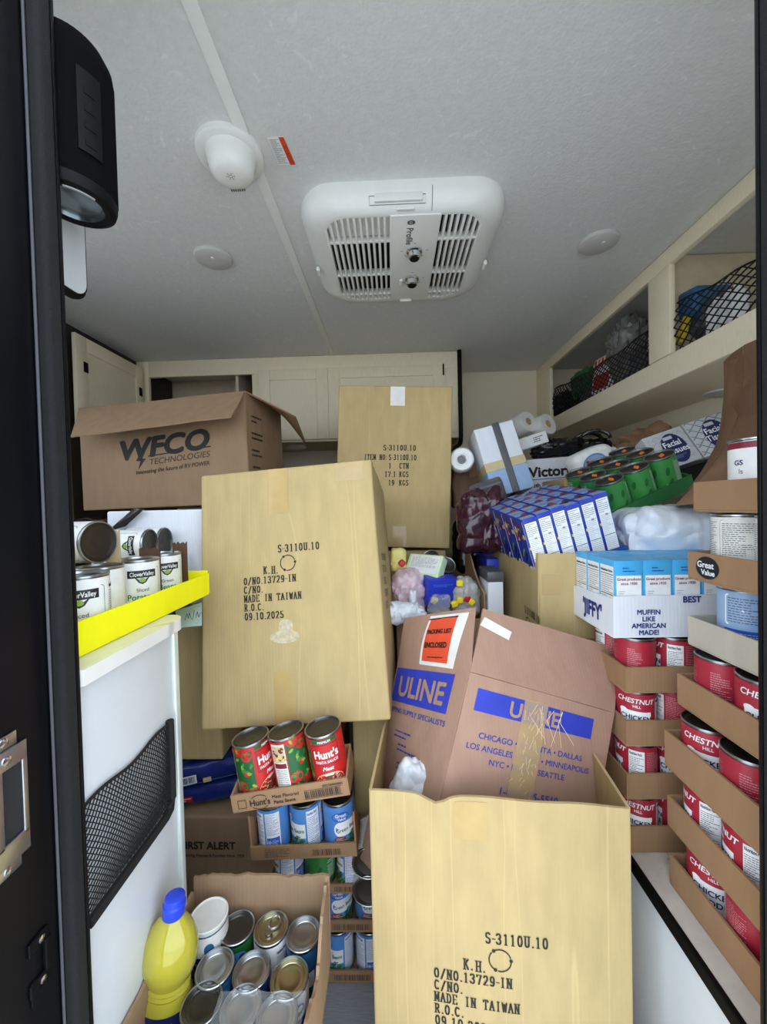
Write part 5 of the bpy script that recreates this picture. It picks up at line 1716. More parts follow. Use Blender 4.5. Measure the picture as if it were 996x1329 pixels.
# white film bag tucked beside it
c = at(534, 1012, 0.78)
o = blob(0.075, 0.05, 0.10, 21, 'bag_white', 0.22, 14, 16).build('bag_corner', None)
o.location = (c.x, c.y, c.z - 0.005)
o.rotation_euler = (0, 0.35, 0)
tag(o, 'white plastic bag corner inside the open kraft carton', 'bag')

# ------------------------------------------------------------------ grocery carton behind
gx0, gx1, gy0, gy1, gz = 0.006, 0.262, 1.125, 1.405, 0.88
t = thing('grocery_carton', 'brown open carton of bagged groceries below the far kraft carton', 'carton', V(((gx0 + gx1) / 2, 1.26, 0)))
MB().lo((gx0, gy0, 0.001), (gx1, gy1, 0.006), 'brown').build('bottom_panel', t, world=True)
for nm, a, b in (('front_panel', (gx0, gy0), (gx1, gy0)), ('side_panel', (gx1, gy0), (gx1, gy1)), ('back_panel', (gx1, gy1), (gx0, gy1)), ('side_panel', (gx0, gy1), (gx0, gy0))):
    MB().sheet(bil((a[0], a[1], 0.006), (b[0], b[1], 0.006), (b[0], b[1], gz if nm != 'front_panel' else gz - 0.07), (a[0], a[1], gz if nm != 'front_panel' else gz - 0.07), 0.002), 6, 6, 0.005, 'brown').build(nm, t, world=True)
MB().sheet(bil((gx1, gy0, gz), (gx1, gy1, gz), at(604, 694, 1.41), at(622, 760, 1.16), 0.004, 0.004), 8, 8, 0.005, 'brown').build('side_flap', t, world=True)
MB().lo((gx0 + 0.006, gy0 + 0.006, 0.77), (gx1 - 0.006, gy1 - 0.006, 0.78), 'brown_in').build('inner_shelf', t, world=True)


def gthing(name, label, cat, px, py, Y, mb, rot=(0, 0, 0), group=None):
    c = at(px, py, Y)
    t = thing(name, label, cat, TR(c, *rot), group)
    return t


t = gthing('wipes_pack', 'pale green and white packet tilted among the groceries', 'packet', 552, 738, 1.21, None, (58, 0, -38))
MB().box((0, 0, 0), (0.125, 0.085, 0.036), 'palegreen', 0.006, 3).build('wrapper', t)
mb = MB()
fn = lambda a, b: V((a, b, 0.0186))
mb.patch(fn, -0.05, 0.055, -0.022, 0.036, 'white')
mb.lines(lambda a, b: V((a, b, 0.0192)), -0.045, 0.05, -0.004, 0.032, 8, 'tissuedk', 0.4, seed=61)
mb.bars(lambda a, b: V((a, b, 0.0194)), -0.045, -0.022, -0.020, -0.008, 8, 'black_p', 2)
mb.build('printing', t)
t = gthing('cracker_box', 'royal blue food box in front of the grocery bags', 'box', 571, 766, 1.165, None, (8, 2, 14))
MB().box((0, 0, 0), (0.092, 0.05, 0.085), 'bluebox', 0.002, 2).build('box_body', t)
mb = MB()
mb.stroke(lambda a, b: V((a, b, 0.0431)), [(0.012 * math.cos(x), 0.010 * math.sin(x)) for x in [0.4 * k for k in range(15)]], 0.0012, 'white')
mb.lines(lambda a, b: V((a, -0.0257, b)), -0.03, 0.03, 0.018, 0.028, 2, 'gvblue', 0.4, seed=3)
mb.build('printing', t, kind='stuff')
for k, (px, py) in enumerate(((564, 722), (575, 731))):
    c = at(px, py, 1.30)
    spawn('small_green', 'small_can', ('green can', 'white and green can')[k] + (' behind the pale green packet in the grocery carton', ' leaning by the flap of the grocery carton')[k], 'can', TR((c.x, c.y, c.z - 0.03), 40, -35, 20 + 40 * k) @ TR((0, 0, -0.05)), 'cans among the groceries')
for (nm, lab, px, py, Y, w, d, h, m, sd, amp) in (('pink_bag', 'pinkish translucent grocery bag beside the leaning carton', 530, 768, 1.185, 0.105, 0.10, 0.15, 'bag_pink', 31, 0.2),
                                                 ('yellow_bag', 'pale yellow packet peeking above the pink grocery bag', 517, 727, 1.24, 0.055, 0.05, 0.085, 'bag_yellow', 32, 0.2),
                                                 ('candy_bag', 'greyish plastic grocery bag with yellow packets inside', 602, 775, 1.185, 0.095, 0.09, 0.12, 'bag_grey', 33, 0.2),
                                                 ('white_bag', 'knotted white bag handle in front of the pink bag', 536, 779, 1.10, 0.022, 0.03, 0.065, 'bag_white', 34, 0.35),
                                                 ('clear_bag', 'small clear bag in front of the blue food box', 570, 785, 1.14, 0.06, 0.03, 0.06, 'bag_clear', 35, 0.3)):
    o = blob(w, d, h, sd, m, amp, 14, 22).build(nm, None)
    o.location = at(px, py, Y)
    tag(o, lab, 'bag')
for k, (px, py, m) in enumerate(((597, 779, 'yellow'), (606, 777, 'red'), (612, 781, 'yellow'), (590, 784, 'yellow'), (597, 757, 'yellow'), (564, 779, 'cornyel'), (522, 731, 'red'))):
    c = at(px, py, 1.138 if k != 6 else 1.18)
    o = MB().box((0, 0, 0), (0.02, 0.016, 0.02), m, 0.005, 3, Matrix.Rotation(0.4 * k, 4, 'Y')).build('candy_packet', None)
    o.location = c
    tag(o, ('small yellow packet between the clear bag and a red packet', 'small red packet in the mouth of the greyish grocery bag', 'small yellow packet next to the red one by the carton flap', 'small yellow packet lowest in front of the greyish bag', 'small yellow packet on top of the greyish bag', 'pale yellow packet by the clear bag and blue box', 'small red packet between yellow packet and pink bag')[k], 'packet', 'small bright packets')
o = blob(0.10, 0.05, 0.06, 37, 'bag_white', 0.4, 12, 24).build('bag_scrap', None)
o.location = at(527, 796, 1.06)
tag(o, 'white bag edge showing above the packing list flap', 'bag')

# blue and grey boxes beside
c0, c1 = at(632, 740, 1.29), at(650, 740, 1.29)
o = MB().lo((0, 0, 0), (0.055, 0.16, at(640, 726, 1.29).z), 'bluebox', 0.002).build('blue_box', None)
o.location = (c0.x, 1.29, 0.001)
tag(o, 'tall royal blue box beside the kraft carton of blue food boxes', 'box')
t = thing('grey_box', 'grey and white box with dark lid beside the royal blue box', 'box', V((0.293, 1.16, 0.001)))
hz = at(630, 742, 1.13).z
MB().lo((-0.022, -0.04, 0), (0.022, 0.07, hz - 0.03), 'whitecard', 0.002).build('box_body', t)
MB().lo((-0.024, -0.042, hz - 0.03), (0.024, 0.072, hz), 'slate', 0.003).build('lid', t)

# ------------------------------------------------------------------ back middle heap
o = blob(0.165, 0.09, 0.22, 41, 'bag_maroon', 0.28, 20, 8).build('maroon_bag', None)
o.location = at(626, 674, 1.27)
tag(o, 'shiny dark maroon and black garbage bag behind the blue food boxes', 'bag')
o = blob(0.12, 0.10, 0.22, 42, 'bag_black', 0.28, 18, 8).build('black_bag', None)
o.location = at(607, 706, 1.50)
tag(o, 'black garbage bag slumped beside the far kraft carton', 'bag')
t = gthing('slate_box', 'dark grey soft case lying behind the maroon bag', 'case', 633, 641, 1.365, None, (20, -18, -8))
MB().box((0, 0, 0), (0.12, 0.06, 0.085), 'slate', 0.012, 3).build('case_body', t)
c = at(606, 622, 1.63)
t = thing('paper_sack', 'brown paper sack below the wrapped tissue roll', 'paper bag', V((c.x, c.y, c.z - 0.12)))
mb = MB()
vs, fs = rbox(0.13, 0.09, 0.22, 0.012, 2, (10, 8, 12), lambda p: p + V((0.008 * noise.noise(p * 18), 0.010 * noise.noise(p * 20 + V((5, 0, 0))), 0.012 * noise.noise(p * 16 + V((0, 4, 0))) if p.z > 0 else 0)))
mb.add([p + V((0, 0, 0.11)) for p in vs], fs, 'paperbag').build('sack', t)
MB().sheet(bil((0.0, -0.062, 0.12), (0.085, -0.05, 0.14), (0.07, -0.03, 0.245), (-0.01, -0.05, 0.20), 0.006, 0.006), 8, 8, 0.002, 'paperbag').build('folded_flap', t)
c = at(599, 598, 1.52)
t = thing('tissue_roll', 'plastic wrapped white paper roll seen end-on beside the far carton', 'paper roll', TR(c, 90, 0, -8))
MB().lathe([(0.014, -0.05), (0.04, -0.052), (0.046, -0.045), (0.047, 0.0), (0.046, 0.045), (0.04, 0.052), (0.018, 0.048), (0.014, 0.03), (0.013, 0.0)], 'white', 32, cap0=False, cap1=False).build('roll', t)
MB().lathe([(0.013, -0.05), (0.013, 0.028)], 'slate', 20).build('core', t)
mb = MB()
vs, fs = rbox(0.10, 0.10, 0.112, 0.05, 5, (6, 6, 4), lambda p: p * (1.02 + 0.05 * noise.noise(p * 40)))
mb.add(vs, fs, 'shrink').build('wrapping', t)

# white strapped carton
q = [at(642, 646, 1.42), at(694, 632, 1.42), at(657, 534, 1.46), at(612, 559, 1.46)]
M, w_, h_ = frameM(q[0], q[1], q[3], 0.15)
t = thing('strapped_carton', 'tilted white carton bound with a black strap and tan tape', 'carton', M)
MB().box((0, 0, h_ / 2), (w_, 0.15, h_), 'whitecard', 0.004, 2).build('carton_body', t)
MB().box((0, 0, h_ * 0.18), (w_ + 0.002, 0.154, h_ * 0.36), 'paleblue', 0.004, 2).build('blue_wrap', t)
MB().box((0, 0, h_ * 0.42), (w_ + 0.003, 0.155, h_ * 0.13), 'tan', 0.002, 2).build('tape_band', t)
MB().box((0.008, 0, h_ / 2 + 0.002), (0.026, 0.160, h_ + 0.004), 'slate', 0.002, 2).build('strap', t)
# bath tissue carton
V0, V1 = at(682, 640, 1.62), at(840, 634, 1.62)


def vic(mb, f):
    a = -w2 / 2
    mb.text(f, 'Victoria', a + 0.03, h2 - 0.075, 0.058, 'ink', 0.03, align='L', xs=1.05)
    mb.text(f, 'Bath Tissue - Embossed', a + 0.03, h2 - 0.118, 0.024, 'ink', 0.02, align='L')
    mb.text(f, '500 - 2 Ply Sheets Per Roll', a + 0.03, h2 - 0.146, 0.024, 'ink', 0.02, align='L')
    mb.text(f, 'Papier Hygienique', a + 0.03, h2 - 0.185, 0.024, 'ink', 0.02, align='L')
    mb.patch(f, a + 0.03, a + 0.24, h2 - 0.088, h2 - 0.084, 'gvblue')


w2, h2 = (V1 - V0).length, 0.25
zv = at(740, 591, 1.62).z
carton('tissue_carton', 'white bath tissue carton with bold black brand lettering at the back', TR(((V0.x + V1.x) / 2, 1.82, zv - h2), 0, -3, 0), w2, 0.38, h2, 'whitecard', 0.001, vic)
carton('bench_carton', 'plain kraft carton on the bench under the bath tissue carton', TR((0.72, 1.82, 0.441)), 0.5, 0.4, zv - h2 - 0.02 - 0.441, 'kraft', 0.001)
carton('corner_carton', 'plain kraft carton on the bench under the facial tissue boxes', TR((1.01, 1.20, 0.441)), 0.38, 0.40, 0.60, 'kraft', 0.001)
# rolls and a small white box on the tissue carton
for k, (px, py) in enumerate(((676, 553), (701, 556))):
    c = at(px, py, 1.86)
    t = thing('bare_roll', ('white paper roll beside the strapped carton top', 'white paper roll behind the small white box')[k], 'paper roll', TR((c.x, c.y, c.z), 75, 0, 30), 'loose paper rolls')
    MB().lathe([(0.018, -0.05), (0.05, -0.05), (0.052, -0.046), (0.052, 0.046), (0.05, 0.05), (0.018, 0.05)], 'offwhite', 28, cap0=False, cap1=False).build('roll', t)
    MB().lathe([(0.018, -0.048), (0.018, 0.048)], 'tan', 20, cap0=False, cap1=False).build('core', t)
t = gthing('small_carton', 'small white box with blue print on the bath tissue carton', 'box', 692, 573, 1.72, None, (0, -16, -15))
MB().box((0, 0, 0), (0.115, 0.06, 0.05), 'white', 0.002).build('box_body', t)
mb = MB()
mb.lines(lambda a, b: V((a, -0.0306, b)), 0.0, 0.04, -0.012, 0.014, 3, 'navy', 0.6, seed=3)
mb.build('printing', t)
o = blob(0.34, 0.18, 0.07, 45, 'bag_black', 0.3, 18, 14).build('dark_jacket', None)
o.location = at(742, 582, 1.80)
tag(o, 'black crumpled plastic lying on the bath tissue carton', 'bag')
t = thing('coiled_hose', 'black coiled hose on the bath tissue carton', 'hose', at(768, 574, 1.72))
mb = MB()
mb.tube([V((0.055 * math.cos(a), 0.01 * a - 0.05, 0.035 * math.sin(a) + 0.01)) for a in [0.3 * k for k in range(36)]], 0.008, 'bag_black', 8)
mb.build('hose', t)
# detergent jug lying on its side
c = at(768, 601, 1.46)
carton('prop_carton', 'plain kraft carton on the bench under the white jug', TR((c.x, 1.495, 0.441)), 0.26, 0.21, c.z - 0.058 - 0.441, 'kraft', 0.001)
t = thing('detergent_jug', 'white jug with blue label lying behind the blue food boxes', 'jug', TR((c.x, c.y, c.z), 0, 66, 8) @ Matrix.Scale(0.88, 4))
vs, fs = rbox(0.13, 0.10, 0.19, 0.035, 4, (6, 4, 8), lambda p: V((p.x * (1 - 0.25 * max(0, p.z / 0.095) ** 2), p.y * (1 - 0.2 * max(0, p.z / 0.095) ** 2), p.z)))
MB().add([p + V((0, 0, 0.0)) for p in vs], fs, 'white').build('jug_body', t)
MB().lathe([(0.024, 0.09), (0.024, 0.115), (0.020, 0.12)], 'offwhite', 24).build('cap', t)
mb = MB()
mb.ell(lambda a, b: V((a, -0.0512, b)), 0, -0.02, 0.042, 0.055, 'gvblue', 24)
mb.ell(lambda a, b: V((a, -0.0518, b)), 0, -0.02, 0.036, 0.048, 'paleblue', 24)
mb.stroke(lambda a, b: V((a, -0.0524, b)), [(-0.02, -0.05), (0.02, 0.012)], 0.012, 'red')
mb.build('printed_label', t)

# ------------------------------------------------------------------ kraft carton of blue food boxes
kx0, kx1, ky0, ky1, kz = at(700, 760, 0.945).x, at(700, 760, 0.945).x + 0.40, 0.945, 1.375, at(700, 719, 0.945).z
t = thing('bench_open_carton', 'open kraft carton on the bench holding blue food boxes', 'carton', V(((kx0 + kx1) / 2, 1.16, 0.441)))
zk = 0.0 if kx0 < 0.45 else 0.441
MB().lo((kx0, ky0, 0.442), (kx1, ky1, 0.447), 'kraft').build('bottom_panel', t, world=True)
for nm, a, b, s in (('front_panel', (kx0, ky0), (kx1, ky0), 0.004), ('side_panel', (kx1, ky0), (kx1, ky1), 0), ('back_panel', (kx1, ky1), (kx0, ky1), 0), ('side_panel', (kx0, ky1), (kx0, ky0), 0.004)):
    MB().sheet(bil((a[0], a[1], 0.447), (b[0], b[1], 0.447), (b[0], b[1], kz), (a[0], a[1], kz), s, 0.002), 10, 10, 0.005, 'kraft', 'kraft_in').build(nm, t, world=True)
MB().sheet(bil((kx0 + 0.006, ky0 + 0.006, kz - 0.13), (kx1 - 0.006, ky0 + 0.006, kz - 0.05), (kx1 - 0.006, ky1 - 0.006, kz - 0.05), (kx0 + 0.006, ky1 - 0.006, kz - 0.13)), 4, 4, 0.005, 'kraft_in').build('inner_flap', t, world=True)
mb = MB()
taiwan(mb, lambda a, b: V((kx0 - 0.0045, ky1 - a, b)), 0.25, kz - 0.15, 0.88)
mb.build('printing', t, world=True)
MB().patch(lambda a, b: V((kx0 + a, ky0 - 0.004, b)), 0.005, 0.05, kz - 0.10, kz - 0.05, 'tape_clear').build('packing_tape', t, world=True)

bw, bd, bh = 0.0362, 0.080, 0.168
mb = MB().box((0, 0, bh / 2), (bw - 0.0012, bd - 0.0012, bh), 'macblue', 0.0008)
body = mb.mesh('box_body')
mb = MB()
fy_ = -bd / 2 - 0.0003
fn, fn2 = (lambda a, b: V((a, fy_, b))), (lambda a, b: V((a, fy_ - 0.0003, b)))
mb.patch(fn, -bw / 2 + 0.004, bw / 2 - 0.003, 0.008, bh - 0.012, 'white')
mb.lines(fn2, -bw / 2 + 0.006, bw / 2 - 0.005, bh - 0.048, bh - 0.014, 5, 'slate', 0.35, seed=71)
mb.lines(fn2, -bw / 2 + 0.006, bw / 2 - 0.005, 0.02, bh - 0.052, 14, 'tissuedk', 0.3, word=(0.06, 0.16), seed=72)
mb.lines(fn2, 0.001, bw / 2 - 0.005, bh - 0.058, bh - 0.050, 1, 'slate', 0.7, seed=74)
mb.patch(fn2, -bw / 2 + 0.005, bw / 2 - 0.004, 0.062, 0.0635, 'slate')
mb.ell(fn2, -bw / 2 + 0.002, bh * 0.55, 0.0018, 0.004, 'yellow', 8)
# top
fn = lambda a, b: V((a, b, bh + 0.0003))
fn2 = lambda a, b: V((a, b, bh + 0.0006))
mb.patch(fn, -bw / 2 + 0.001, bw / 2 - 0.001, -bd / 2 + 0.001, -bd / 2 + 0.010, 'maclight')
mb.patch(fn, -bw / 2 + 0.002, bw / 2 - 0.002, -bd / 2 + 0.012, -bd / 2 + 0.028, 'tissuedk')
mb.patch(fn, -bw / 2 + 0.002, bw * 0.1, bd * 0.08, bd * 0.3, 'maclight')
mb.ell(fn2, bw * 0.15, 0.004, 0.010, 0.011, 'maroon', 12)
mb.ell(fn2, bw * 0.2, -0.002, 0.006, 0.006, 'salmon', 10)
mb.patch(fn, -bw / 2 + 0.002, bw / 2 - 0.002, bd * 0.34, bd / 2 - 0.003, 'tissuedk')
# left flank
fn = lambda a, b: V((-bw / 2 - 0.0003, a, b))
fn2 = lambda a, b: V((-bw / 2 - 0.0006, a, b))
rd = random.Random(12)
for k in range(26):
    x, y = rd.uniform(-0.026, 0.030), bh * rd.uniform(0.62, 0.92)
    mb.ell(lambda a, b: fn(a, b) - V((0.00002 * k, 0, 0)), x, y, rd.uniform(0.004, 0.010), rd.uniform(0.003, 0.007), rd.choice(['orange', 'brownp', 'maroon', 'salmon', 'navy', 'cornyel']), 9, rd.uniform(0, 3))
for k in range(12):
    y = bh * rd.uniform(0.12, 0.58)
    x = rd.uniform(-0.03, 0.0)
    mb.stroke(lambda a, b: fn2(a, b) - V((0.00002 * k, 0, 0)), [(x + 0.007 * j, y - 0.006 * j + 0.004 * math.sin(j * 1.3)) for j in range(4)], rd.uniform(0.003, 0.007), rd.choice(['white', 'navy', 'maclight', 'navy', 'lime', 'navy', 'tissuedk']))
mb.patch(fn, -bd / 2 + 0.001, -bd / 2 + 0.005, 0.004, bh - 0.006, 'white')
PROTO['macbox'] = [('box_body', body), ('printing', mb.mesh('printing'))]
ORD6 = ('first', 'second', 'third', 'fourth', 'fifth', 'sixth')
FLt = at(678, 676, 0.945); FRt = at(791, 640, 0.945)
xa = (FRt - FLt).normalized()
ya = (at(637, 655, 1.265) - FLt).normalized()
za = xa.cross(ya).normalized()
ya = za.cross(xa)
MM = Matrix((xa, ya, za)).transposed().to_4x4()
MM.translation = FLt - za * bh + ya * 0.004
tw = 6 * bw + 0.012
tray('blue_tray', 'blue cardboard tray under the tilted blue food boxes', MM @ Matrix.Translation((3.2 * bw, 1.45 * bd, -0.005)), tw - 0.002, 3 * bd, 0.035, 'trayb', side=0.008, back=0.01)
for j in range(4):
    for i in range(6):
        lab = 'blue food box, %s from the low end, %s row of the tilted blue tray' % (ORD6[i], ('front', 'second', 'third', 'rearmost')[j])
        spawn('macbox', 'food_box', lab, 'box', MM @ Matrix.Translation(((i + 0.5) * bw, (j + 0.5) * bd, 0.0005 + 0.0025 * ((i * 7 + j * 3) % 3))), 'blue food boxes in the tilted tray')

# ------------------------------------------------------------------ green tray of corn cans
g0, g1 = at(803, 680, 1.065), at(900, 634, 1.065)
GM, gw, _ = frameM(g0, g1, g0 + V((-0.042, -0.026, 0.1)), 0.0)
gw = 0.232
GM = GM @ Matrix.Translation((0, 0.116, 0))
tray('green_tray', 'dark green cardboard tray of cans tilted against the blue food boxes', GM, gw, 0.232, 0.040, 'trayg')
for j in range(3):
    for i in range(3):
        spawn('corn', 'corn_can', 'green vegetable can %s in the %s row of the tilted green tray' % (('at the low end', 'between two others', 'at the raised end')[i], ('outer', 'middle', 'inner')[j]), 'can', GM @ TR(((i - 1) * 0.0752, (j - 1) * 0.0752, 0.006), 0, 0, (-12, -22, -40)[i]), 'green vegetable cans')

# white bag, tissue boxes and paper bags on the right
o = blob(0.30, 0.20, 0.13, 51, 'bag_white', 0.20, 26, 8).build('white_grocery_bag', None)
o.location = at(872, 690, 1.02)
tag(o, 'large white plastic bag between green tray and light blue mix boxes', 'bag')
for k, (q0, q1, q2, lab, Y) in enumerate((((878, 609), (914, 597), (842, 556), 'grey patterned facial tissue box beside the green tray', 1.30), ((915, 596), (965, 575), (893, 538), 'wavy patterned facial tissue box next to the paper bag', 1.31))):
    pass


def tissue(px0, px1, py0, py1, Y, lab, wavy):
    BLp, BRp = at(px0[0], px0[1], Y), at(px1[0], px1[1], Y)
    TLp = at(py0[0], py0[1], Y + 0.05)
    M, w, h = frameM(BLp, BRp, TLp, 0.11)
    t = thing('tissue_box', lab, 'tissue box', M, 'facial tissue boxes')
    MB().box((0, 0, h / 2), (w, 0.11, h), 'tissue', 0.002).build('box_body', t)
    f1 = lambda e: (lambda a, b: V((a, -0.055 - e, b)))
    mb = MB()
    if wavy:
        for k in range(9):
            for s in (0, 1):
                mb.stroke(f1(0.0005), [(-w / 2 + 0.004 + (w - 0.008) * j / 24, min(h - 0.003, max(0.003, h * (k + 0.5) / 9 + 0.006 * math.sin(j * 0.9 + PI * (k % 2))))) for j in range(25)], 0.0022, 'dgreen' if s else 'slate') if s == 0 else None
    else:
        rd = random.Random(5)
        for k in range(70):
            x, y = rd.uniform(-w / 2 + 0.006, w / 2 - 0.02), rd.uniform(0.004, h - 0.016)
            l = rd.uniform(0.008, 0.02)
            s = rd.choice((-1, 1))
            mb.stroke(f1(0.0005), [(x, y + (0 if s > 0 else l * 0.7)), (min(w / 2 - 0.004, x + l), min(h - 0.004, y + (l * 0.7 if s > 0 else 0)))], 0.0012, 'tissuedk')
    cx = 0.012
    mb.ell(f1(0.0009), cx, h * 0.48, 0.040, h * 0.42, 'navy', 28)
    mb.rrect(f1(0.0013), cx - 0.022, cx + 0.010, h * 0.74, h * 0.83, 0.002, 'tissue')
    mb.text(f1(0.0013), 'Facial', cx - 0.004, h * 0.54, h * 0.22, 'white', 0.015, xs=0.95)
    mb.text(f1(0.0013), 'Tissues', cx, h * 0.34, h * 0.22, 'white', 0.015, xs=0.95)
    mb.lines(f1(0.0013), cx - 0.022, cx + 0.02, h * 0.18, h * 0.28, 3, 'maclight', 0.4, seed=3)
    mb.build('printing', t)


tissue((861, 612), (913, 594), (840, 568), None, 1.30, 'grey patterned facial tissue box beside the green can tray', False)
tissue((915, 594), (969, 576), (894, 549), None, 1.31, 'wavy patterned facial tissue box next to the large paper bag', True)
o = MB().box((0, 0, 0), (0.13, 0.10, 0.06), 'black', 0.006, 3).build('black_case', None)
o.location = at(897, 615, 1.26)
o.rotation_euler = (0, -0.3, 0)
tag(o, 'black case under the facial tissue boxes', 'case')


def paper_bag(name, label, corners, th, seed, amp):
    """crumpled paper: a warped sack standing between its given corner points"""
    c = sum((V(p) for p in corners), V()) / len(corners)
    t = thing(name, label, 'paper bag', V((c.x, c.y, min(p.z for p in corners))))
    f0 = bil(*corners)

    def f(u, v):
        s_ = max(0.0, math.sin(PI * v)) * 0.055 * (1 - u)
        return f0(u, v) + V((s_, 0, -s_ * 0.2))
    back = V((0.03, th, 0))

    def fr(u, v):
        p = f(u, v)
        e = 4 * u * (1 - u)
        fold = abs(noise.noise(V((u * 3.3 + seed, v * 4.1, seed))))
        return p - V((0.2, 1, 0)) * (0.05 * e * th / 0.1) + V((1, 1, 0.4)) * amp * (fold - 0.2)
    MB().sheet(fr, 26, 26, 0.0015, 'paperbag').build('front_sheet', t, world=True)
    MB().sheet(lambda u, v: f(1 - u, v) + back * (4 * u * (1 - u)) + V((0.002, 0.004, 0)) + V((1, 1, 0)) * amp * noise.noise(V((u * 4, v * 5, seed))), 14, 14, 0.0015, 'paperbag').build('back_sheet', t, world=True)
    return t


paper_bag('paper_grocery_bag', 'large crumpled brown paper bag beside the door jamb above the can stack',
          (at(878, 655, 0.94), at(1010, 655, 0.80), at(1010, 440, 0.80), at(966, 448, 0.90)), 0.12, 3.0, 0.03)
o = blob(0.22, 0.14, 0.12, 63, 'paperbag', 0.4, 16, 12).build('paper_bag_top', None)
o.location = at(834, 575, 1.50)
o.rotation_euler = (0, -0.4, 0)
tag(o, 'crumpled brown paper bag behind the facial tissue boxes', 'paper bag')

# ------------------------------------------------------------------ corn muffin mix
jw, jd, jh = 0.0575, 0.054, 0.149
mb = MB().box((0, 0, jh / 2), (jw - 0.001, jd - 0.001, jh), 'jiffy', 0.0008)
body = mb.mesh('box_body')
mb = MB()
fn, fn2 = (lambda a, b: V((a, -jd / 2 - 0.0002, b))), (lambda a, b: V((a, -jd / 2 - 0.0005, b)))
mb.patch(fn, -jw / 2 + 0.004, jw / 2 - 0.004, 0.01, jh * 0.80, 'white')
mb.text(fn2, 'Great products', 0, jh * 0.735, 0.0076, 'maroon', 0.012)
mb.text(fn2, 'since 1930', 0, jh * 0.675, 0.0076, 'maroon', 0.012)
mb.lines(fn2, -jw / 2 + 0.008, -0.006, jh * 0.34, jh * 0.60, 6, 'tissuedk', 0.35, seed=80)
mb.lines(fn2, -0.012, 0.012, jh * 0.84, jh * 0.92, 2, 'macblue', 0.4, seed=81)
fn, fn2 = (lambda a, b: V((-jw / 2 - 0.0002, -a, b))), (lambda a, b: V((-jw / 2 - 0.0005, -a, b)))
mb.patch(fn, -jd / 2 + 0.003, jd / 2 - 0.002, 0.01, jh - 0.012, 'white')
mb.text(fn2, 'Nutrition Facts', -jd / 2 + 0.006, jh - 0.024, 0.0068, 'black_p', 0.015, align='L')
mb.lines(fn2, -jd / 2 + 0.006, jd / 2 - 0.005, 0.02, jh - 0.032, 14, 'slate', 0.35, word=(0.06, 0.2), seed=82)
for y in (0.3, 0.52, 0.8):
    mb.patch(fn2, -jd / 2 + 0.005, jd / 2 - 0.004, jh * y, jh * y + 0.0014, 'black_p')
fn = lambda a, b: V((a, b, jh + 0.0002))
mb.lines(fn, -0.02, 0.02, -0.018, 0.018, 4, 'paleblue', 0.5, seed=83)
PROTO['muffin'] = [('box_body', body), ('printing', mb.mesh('printing'))]
J0 = at(797, 835, 0.775)
jx, jy, jz = J0.x, 0.775, 0.872
nj = 5
JM = TR((jx + nj * jw / 2 + 0.006, jy + 3 * jd / 2 + 0.006, jz))


def jpr(mb, f):
    x = -nj * jw / 2 + 0.062
    for k, s in enumerate(('MUFFIN', 'LIKE', 'AMERICAN', 'MADE!')):
        mb.text(f, s, x, 0.047 - 0.0135 * k, 0.0135, 'ink_navy', 0.025)
    mb.text(f, 'BEST', x + 0.085, 0.070, 0.017, 'ink_navy', 0.025)


t = tray('mix_tray', 'white cardboard tray of light blue muffin mix boxes', JM, nj * jw + 0.012, 3 * jd + 0.012, 0.084, 'whitecard', prn=jpr, back=0.070, side=0.078)
mb = MB()
hw_ = (nj * jw + 0.012) / 2
fj = lambda a, b: V((-hw_ - 0.0008, -a, b))
mb.text(fj, "'JIFFY'", 0.005, 0.022, 0.046, 'ink_navy', 0.03, xs=0.72)
mb.build('side_printing', t)
for j in range(3):
    for i in range(nj):
        lab = 'light blue muffin mix box, %s from the lettered tray side, %s row' % (ORD6[i], ('facing-out', 'middle', 'rear')[j])
        spawn('muffin', 'muffin_mix_box', lab, 'box', JM @ Matrix.Translation(((i - (nj - 1) / 2) * jw, (j - 1) * jd, 0.0045)), 'muffin mix boxes')

# ------------------------------------------------------------------ soup can stacks on the bench
SO = {'front': 0, 'facts': 82, 'pink': 135, 'red': 180, 'lines': -140}
LOOK = {'front': 'showing its name', 'facts': 'showing nutrition facts', 'pink': 'showing pale small print', 'red': 'showing plain red', 'lines': 'showing fine print'}
ORD = ('bottom', 'second', 'third', 'fourth')
for lv, pat in enumerate((('front', 'facts'), ('facts', 'front'), ('front', 'pink'), ('lines', 'facts'))):
    z = 0.442 + 0.107 * lv
    tray('soup_tray', '%s tray up of the soup stack under the muffin mix' % ORD[lv] if lv else 'lowest tray of the soup stack under the muffin mix', TR((0.540, 0.852, z)), 0.172, 0.165, 0.052, 'traybrown', group='soup trays under the muffin mix')
    for k, (x, y) in enumerate(((0.499, 0.812), (0.578, 0.812))):
        spawn('soup', 'soup_can', 'red soup can %s, in the %s tray under the muffin mix' % (LOOK[pat[k]], 'lowest' if lv == 0 else ORD[lv]), 'can', TR((x, y, z + 0.005), 0, 0, -31 - SO[pat[k]]), 'soup cans under the muffin mix')
    spawn('soup', 'soup_can', 'red soup can at the rear of the %s tray under the muffin mix' % ('lowest' if lv == 0 else ORD[lv]), 'can', TR((0.499, 0.891, z + 0.005), 0, 0, 200), 'rear soup cans under the muffin mix')
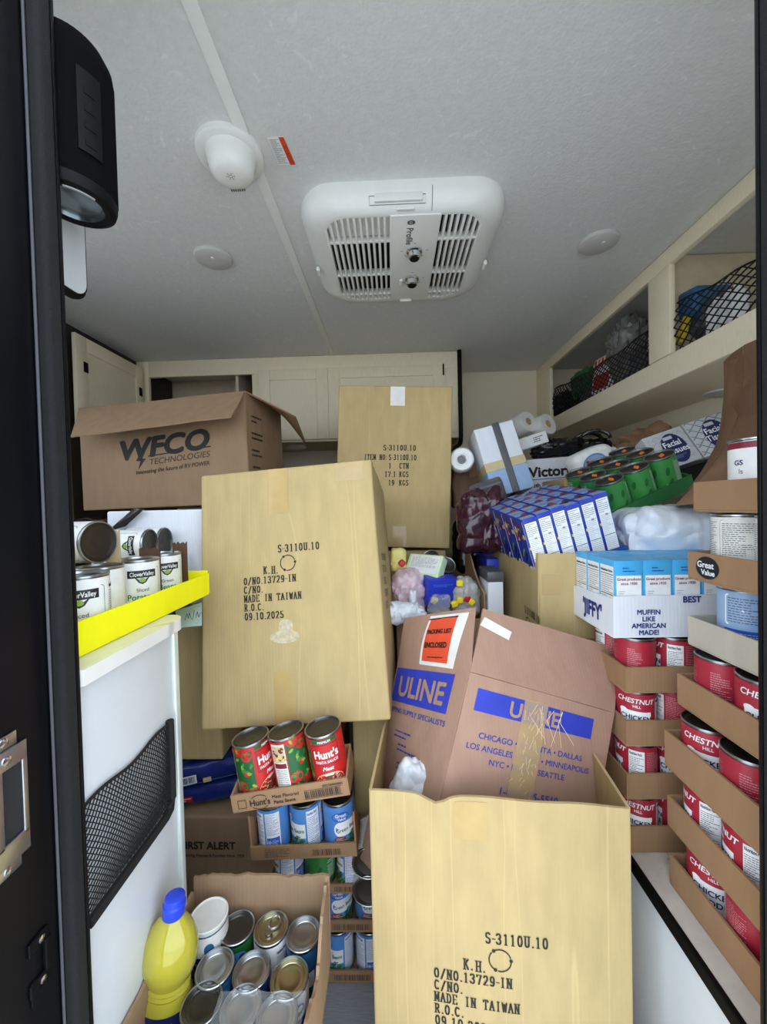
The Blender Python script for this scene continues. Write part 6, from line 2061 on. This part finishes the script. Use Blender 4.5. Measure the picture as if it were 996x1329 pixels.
for lv, (z, x0, pat, lip) in enumerate(((0.442, 0.493, ('front', 'red', 'front'), 0.056), (0.551, 0.490, ('facts', 'facts', 'red'), 0.056), (0.662, 0.486, ('front', 'lines', 'facts'), 0.066), (0.775, 0.510, ('lines', 'front', 'front'), 0.056))):
    tray('soup_tray', '%s of the red soup stack by the doorway' % ('lowest tray', 'second tray up', 'third tray up', 'fourth tray up')[lv], TR((x0 + 0.086, 0.582, z)), 0.172, 0.250, lip, 'traybrown', group='soup trays by the doorway')
    for k, y in enumerate((0.664, 0.584, 0.504)):
        spawn('soup', 'soup_can', 'red soup can %s, %s, %s of doorway stack' % (LOOK[pat[k]], ('far end', 'middle', 'jamb end')[k], ('lowest tray', 'second tray up', 'third tray up', 'fourth tray up')[lv]), 'can', TR((x0 + 0.044, y, z + 0.005), 0, 0, -42 - SO[pat[k]]), 'soup cans by the doorway')
z = 0.884
tray('grey_tray', 'grey card tray of blue labelled cans above the red soup stack', TR((0.530 + 0.086, 0.582, z)), 0.172, 0.250, 0.052, 'greycard')
for k, y in enumerate((0.648, 0.566)):
    spawn('gvblueback', 'blue_can', 'blue can with white text at the %s of the grey card tray' % ('far end', 'middle')[k], 'can', TR((0.582, y, z + 0.005), 0, 0, -40 + 10 * k), 'blue cans above the soup stack')
z = 1.004
t = tray('value_tray', 'brown tray with a black oval emblem above the blue cans', TR((0.528 + 0.088, 0.585, z)), 0.176, 0.235, 0.050, 'traybrown')
mb = MB()
fo = lambda e: (lambda a, b: V((-0.088 - e, -a, b)))
mb.ell(fo(0.0006), -0.075, 0.026, 0.024, 0.019, 'black_p', 28)
mb.text(fo(0.0012), 'Great', -0.078, 0.026, 0.0145, 'white', 0.02)
mb.text(fo(0.0012), 'Value', -0.073, 0.014, 0.0125, 'white', 0.02)
mb.build('emblem', t, label='black oval emblem with white lettering')
for k, y in enumerate((0.655, 0.573)):
    spawn('gvback', 'white_can', 'white can with fine print at the %s of the oval emblem tray' % ('far end', 'middle')[k], 'can', TR((0.578, y, z + 0.005), 0, 0, -36 - 6 * k), 'white cans above the soup stack')
z = 1.124
tray('top_tray', 'plain brown tray at the top of the can stack by the doorway', TR((0.535 + 0.088, 0.585, z)), 0.176, 0.225, 0.052, 'traybrown')
spawn('banded', 'banded_can', 'white can with maroon and green bands in the topmost tray', 'can', TR((0.590, 0.632, z + 0.005), 0, 0, -44))
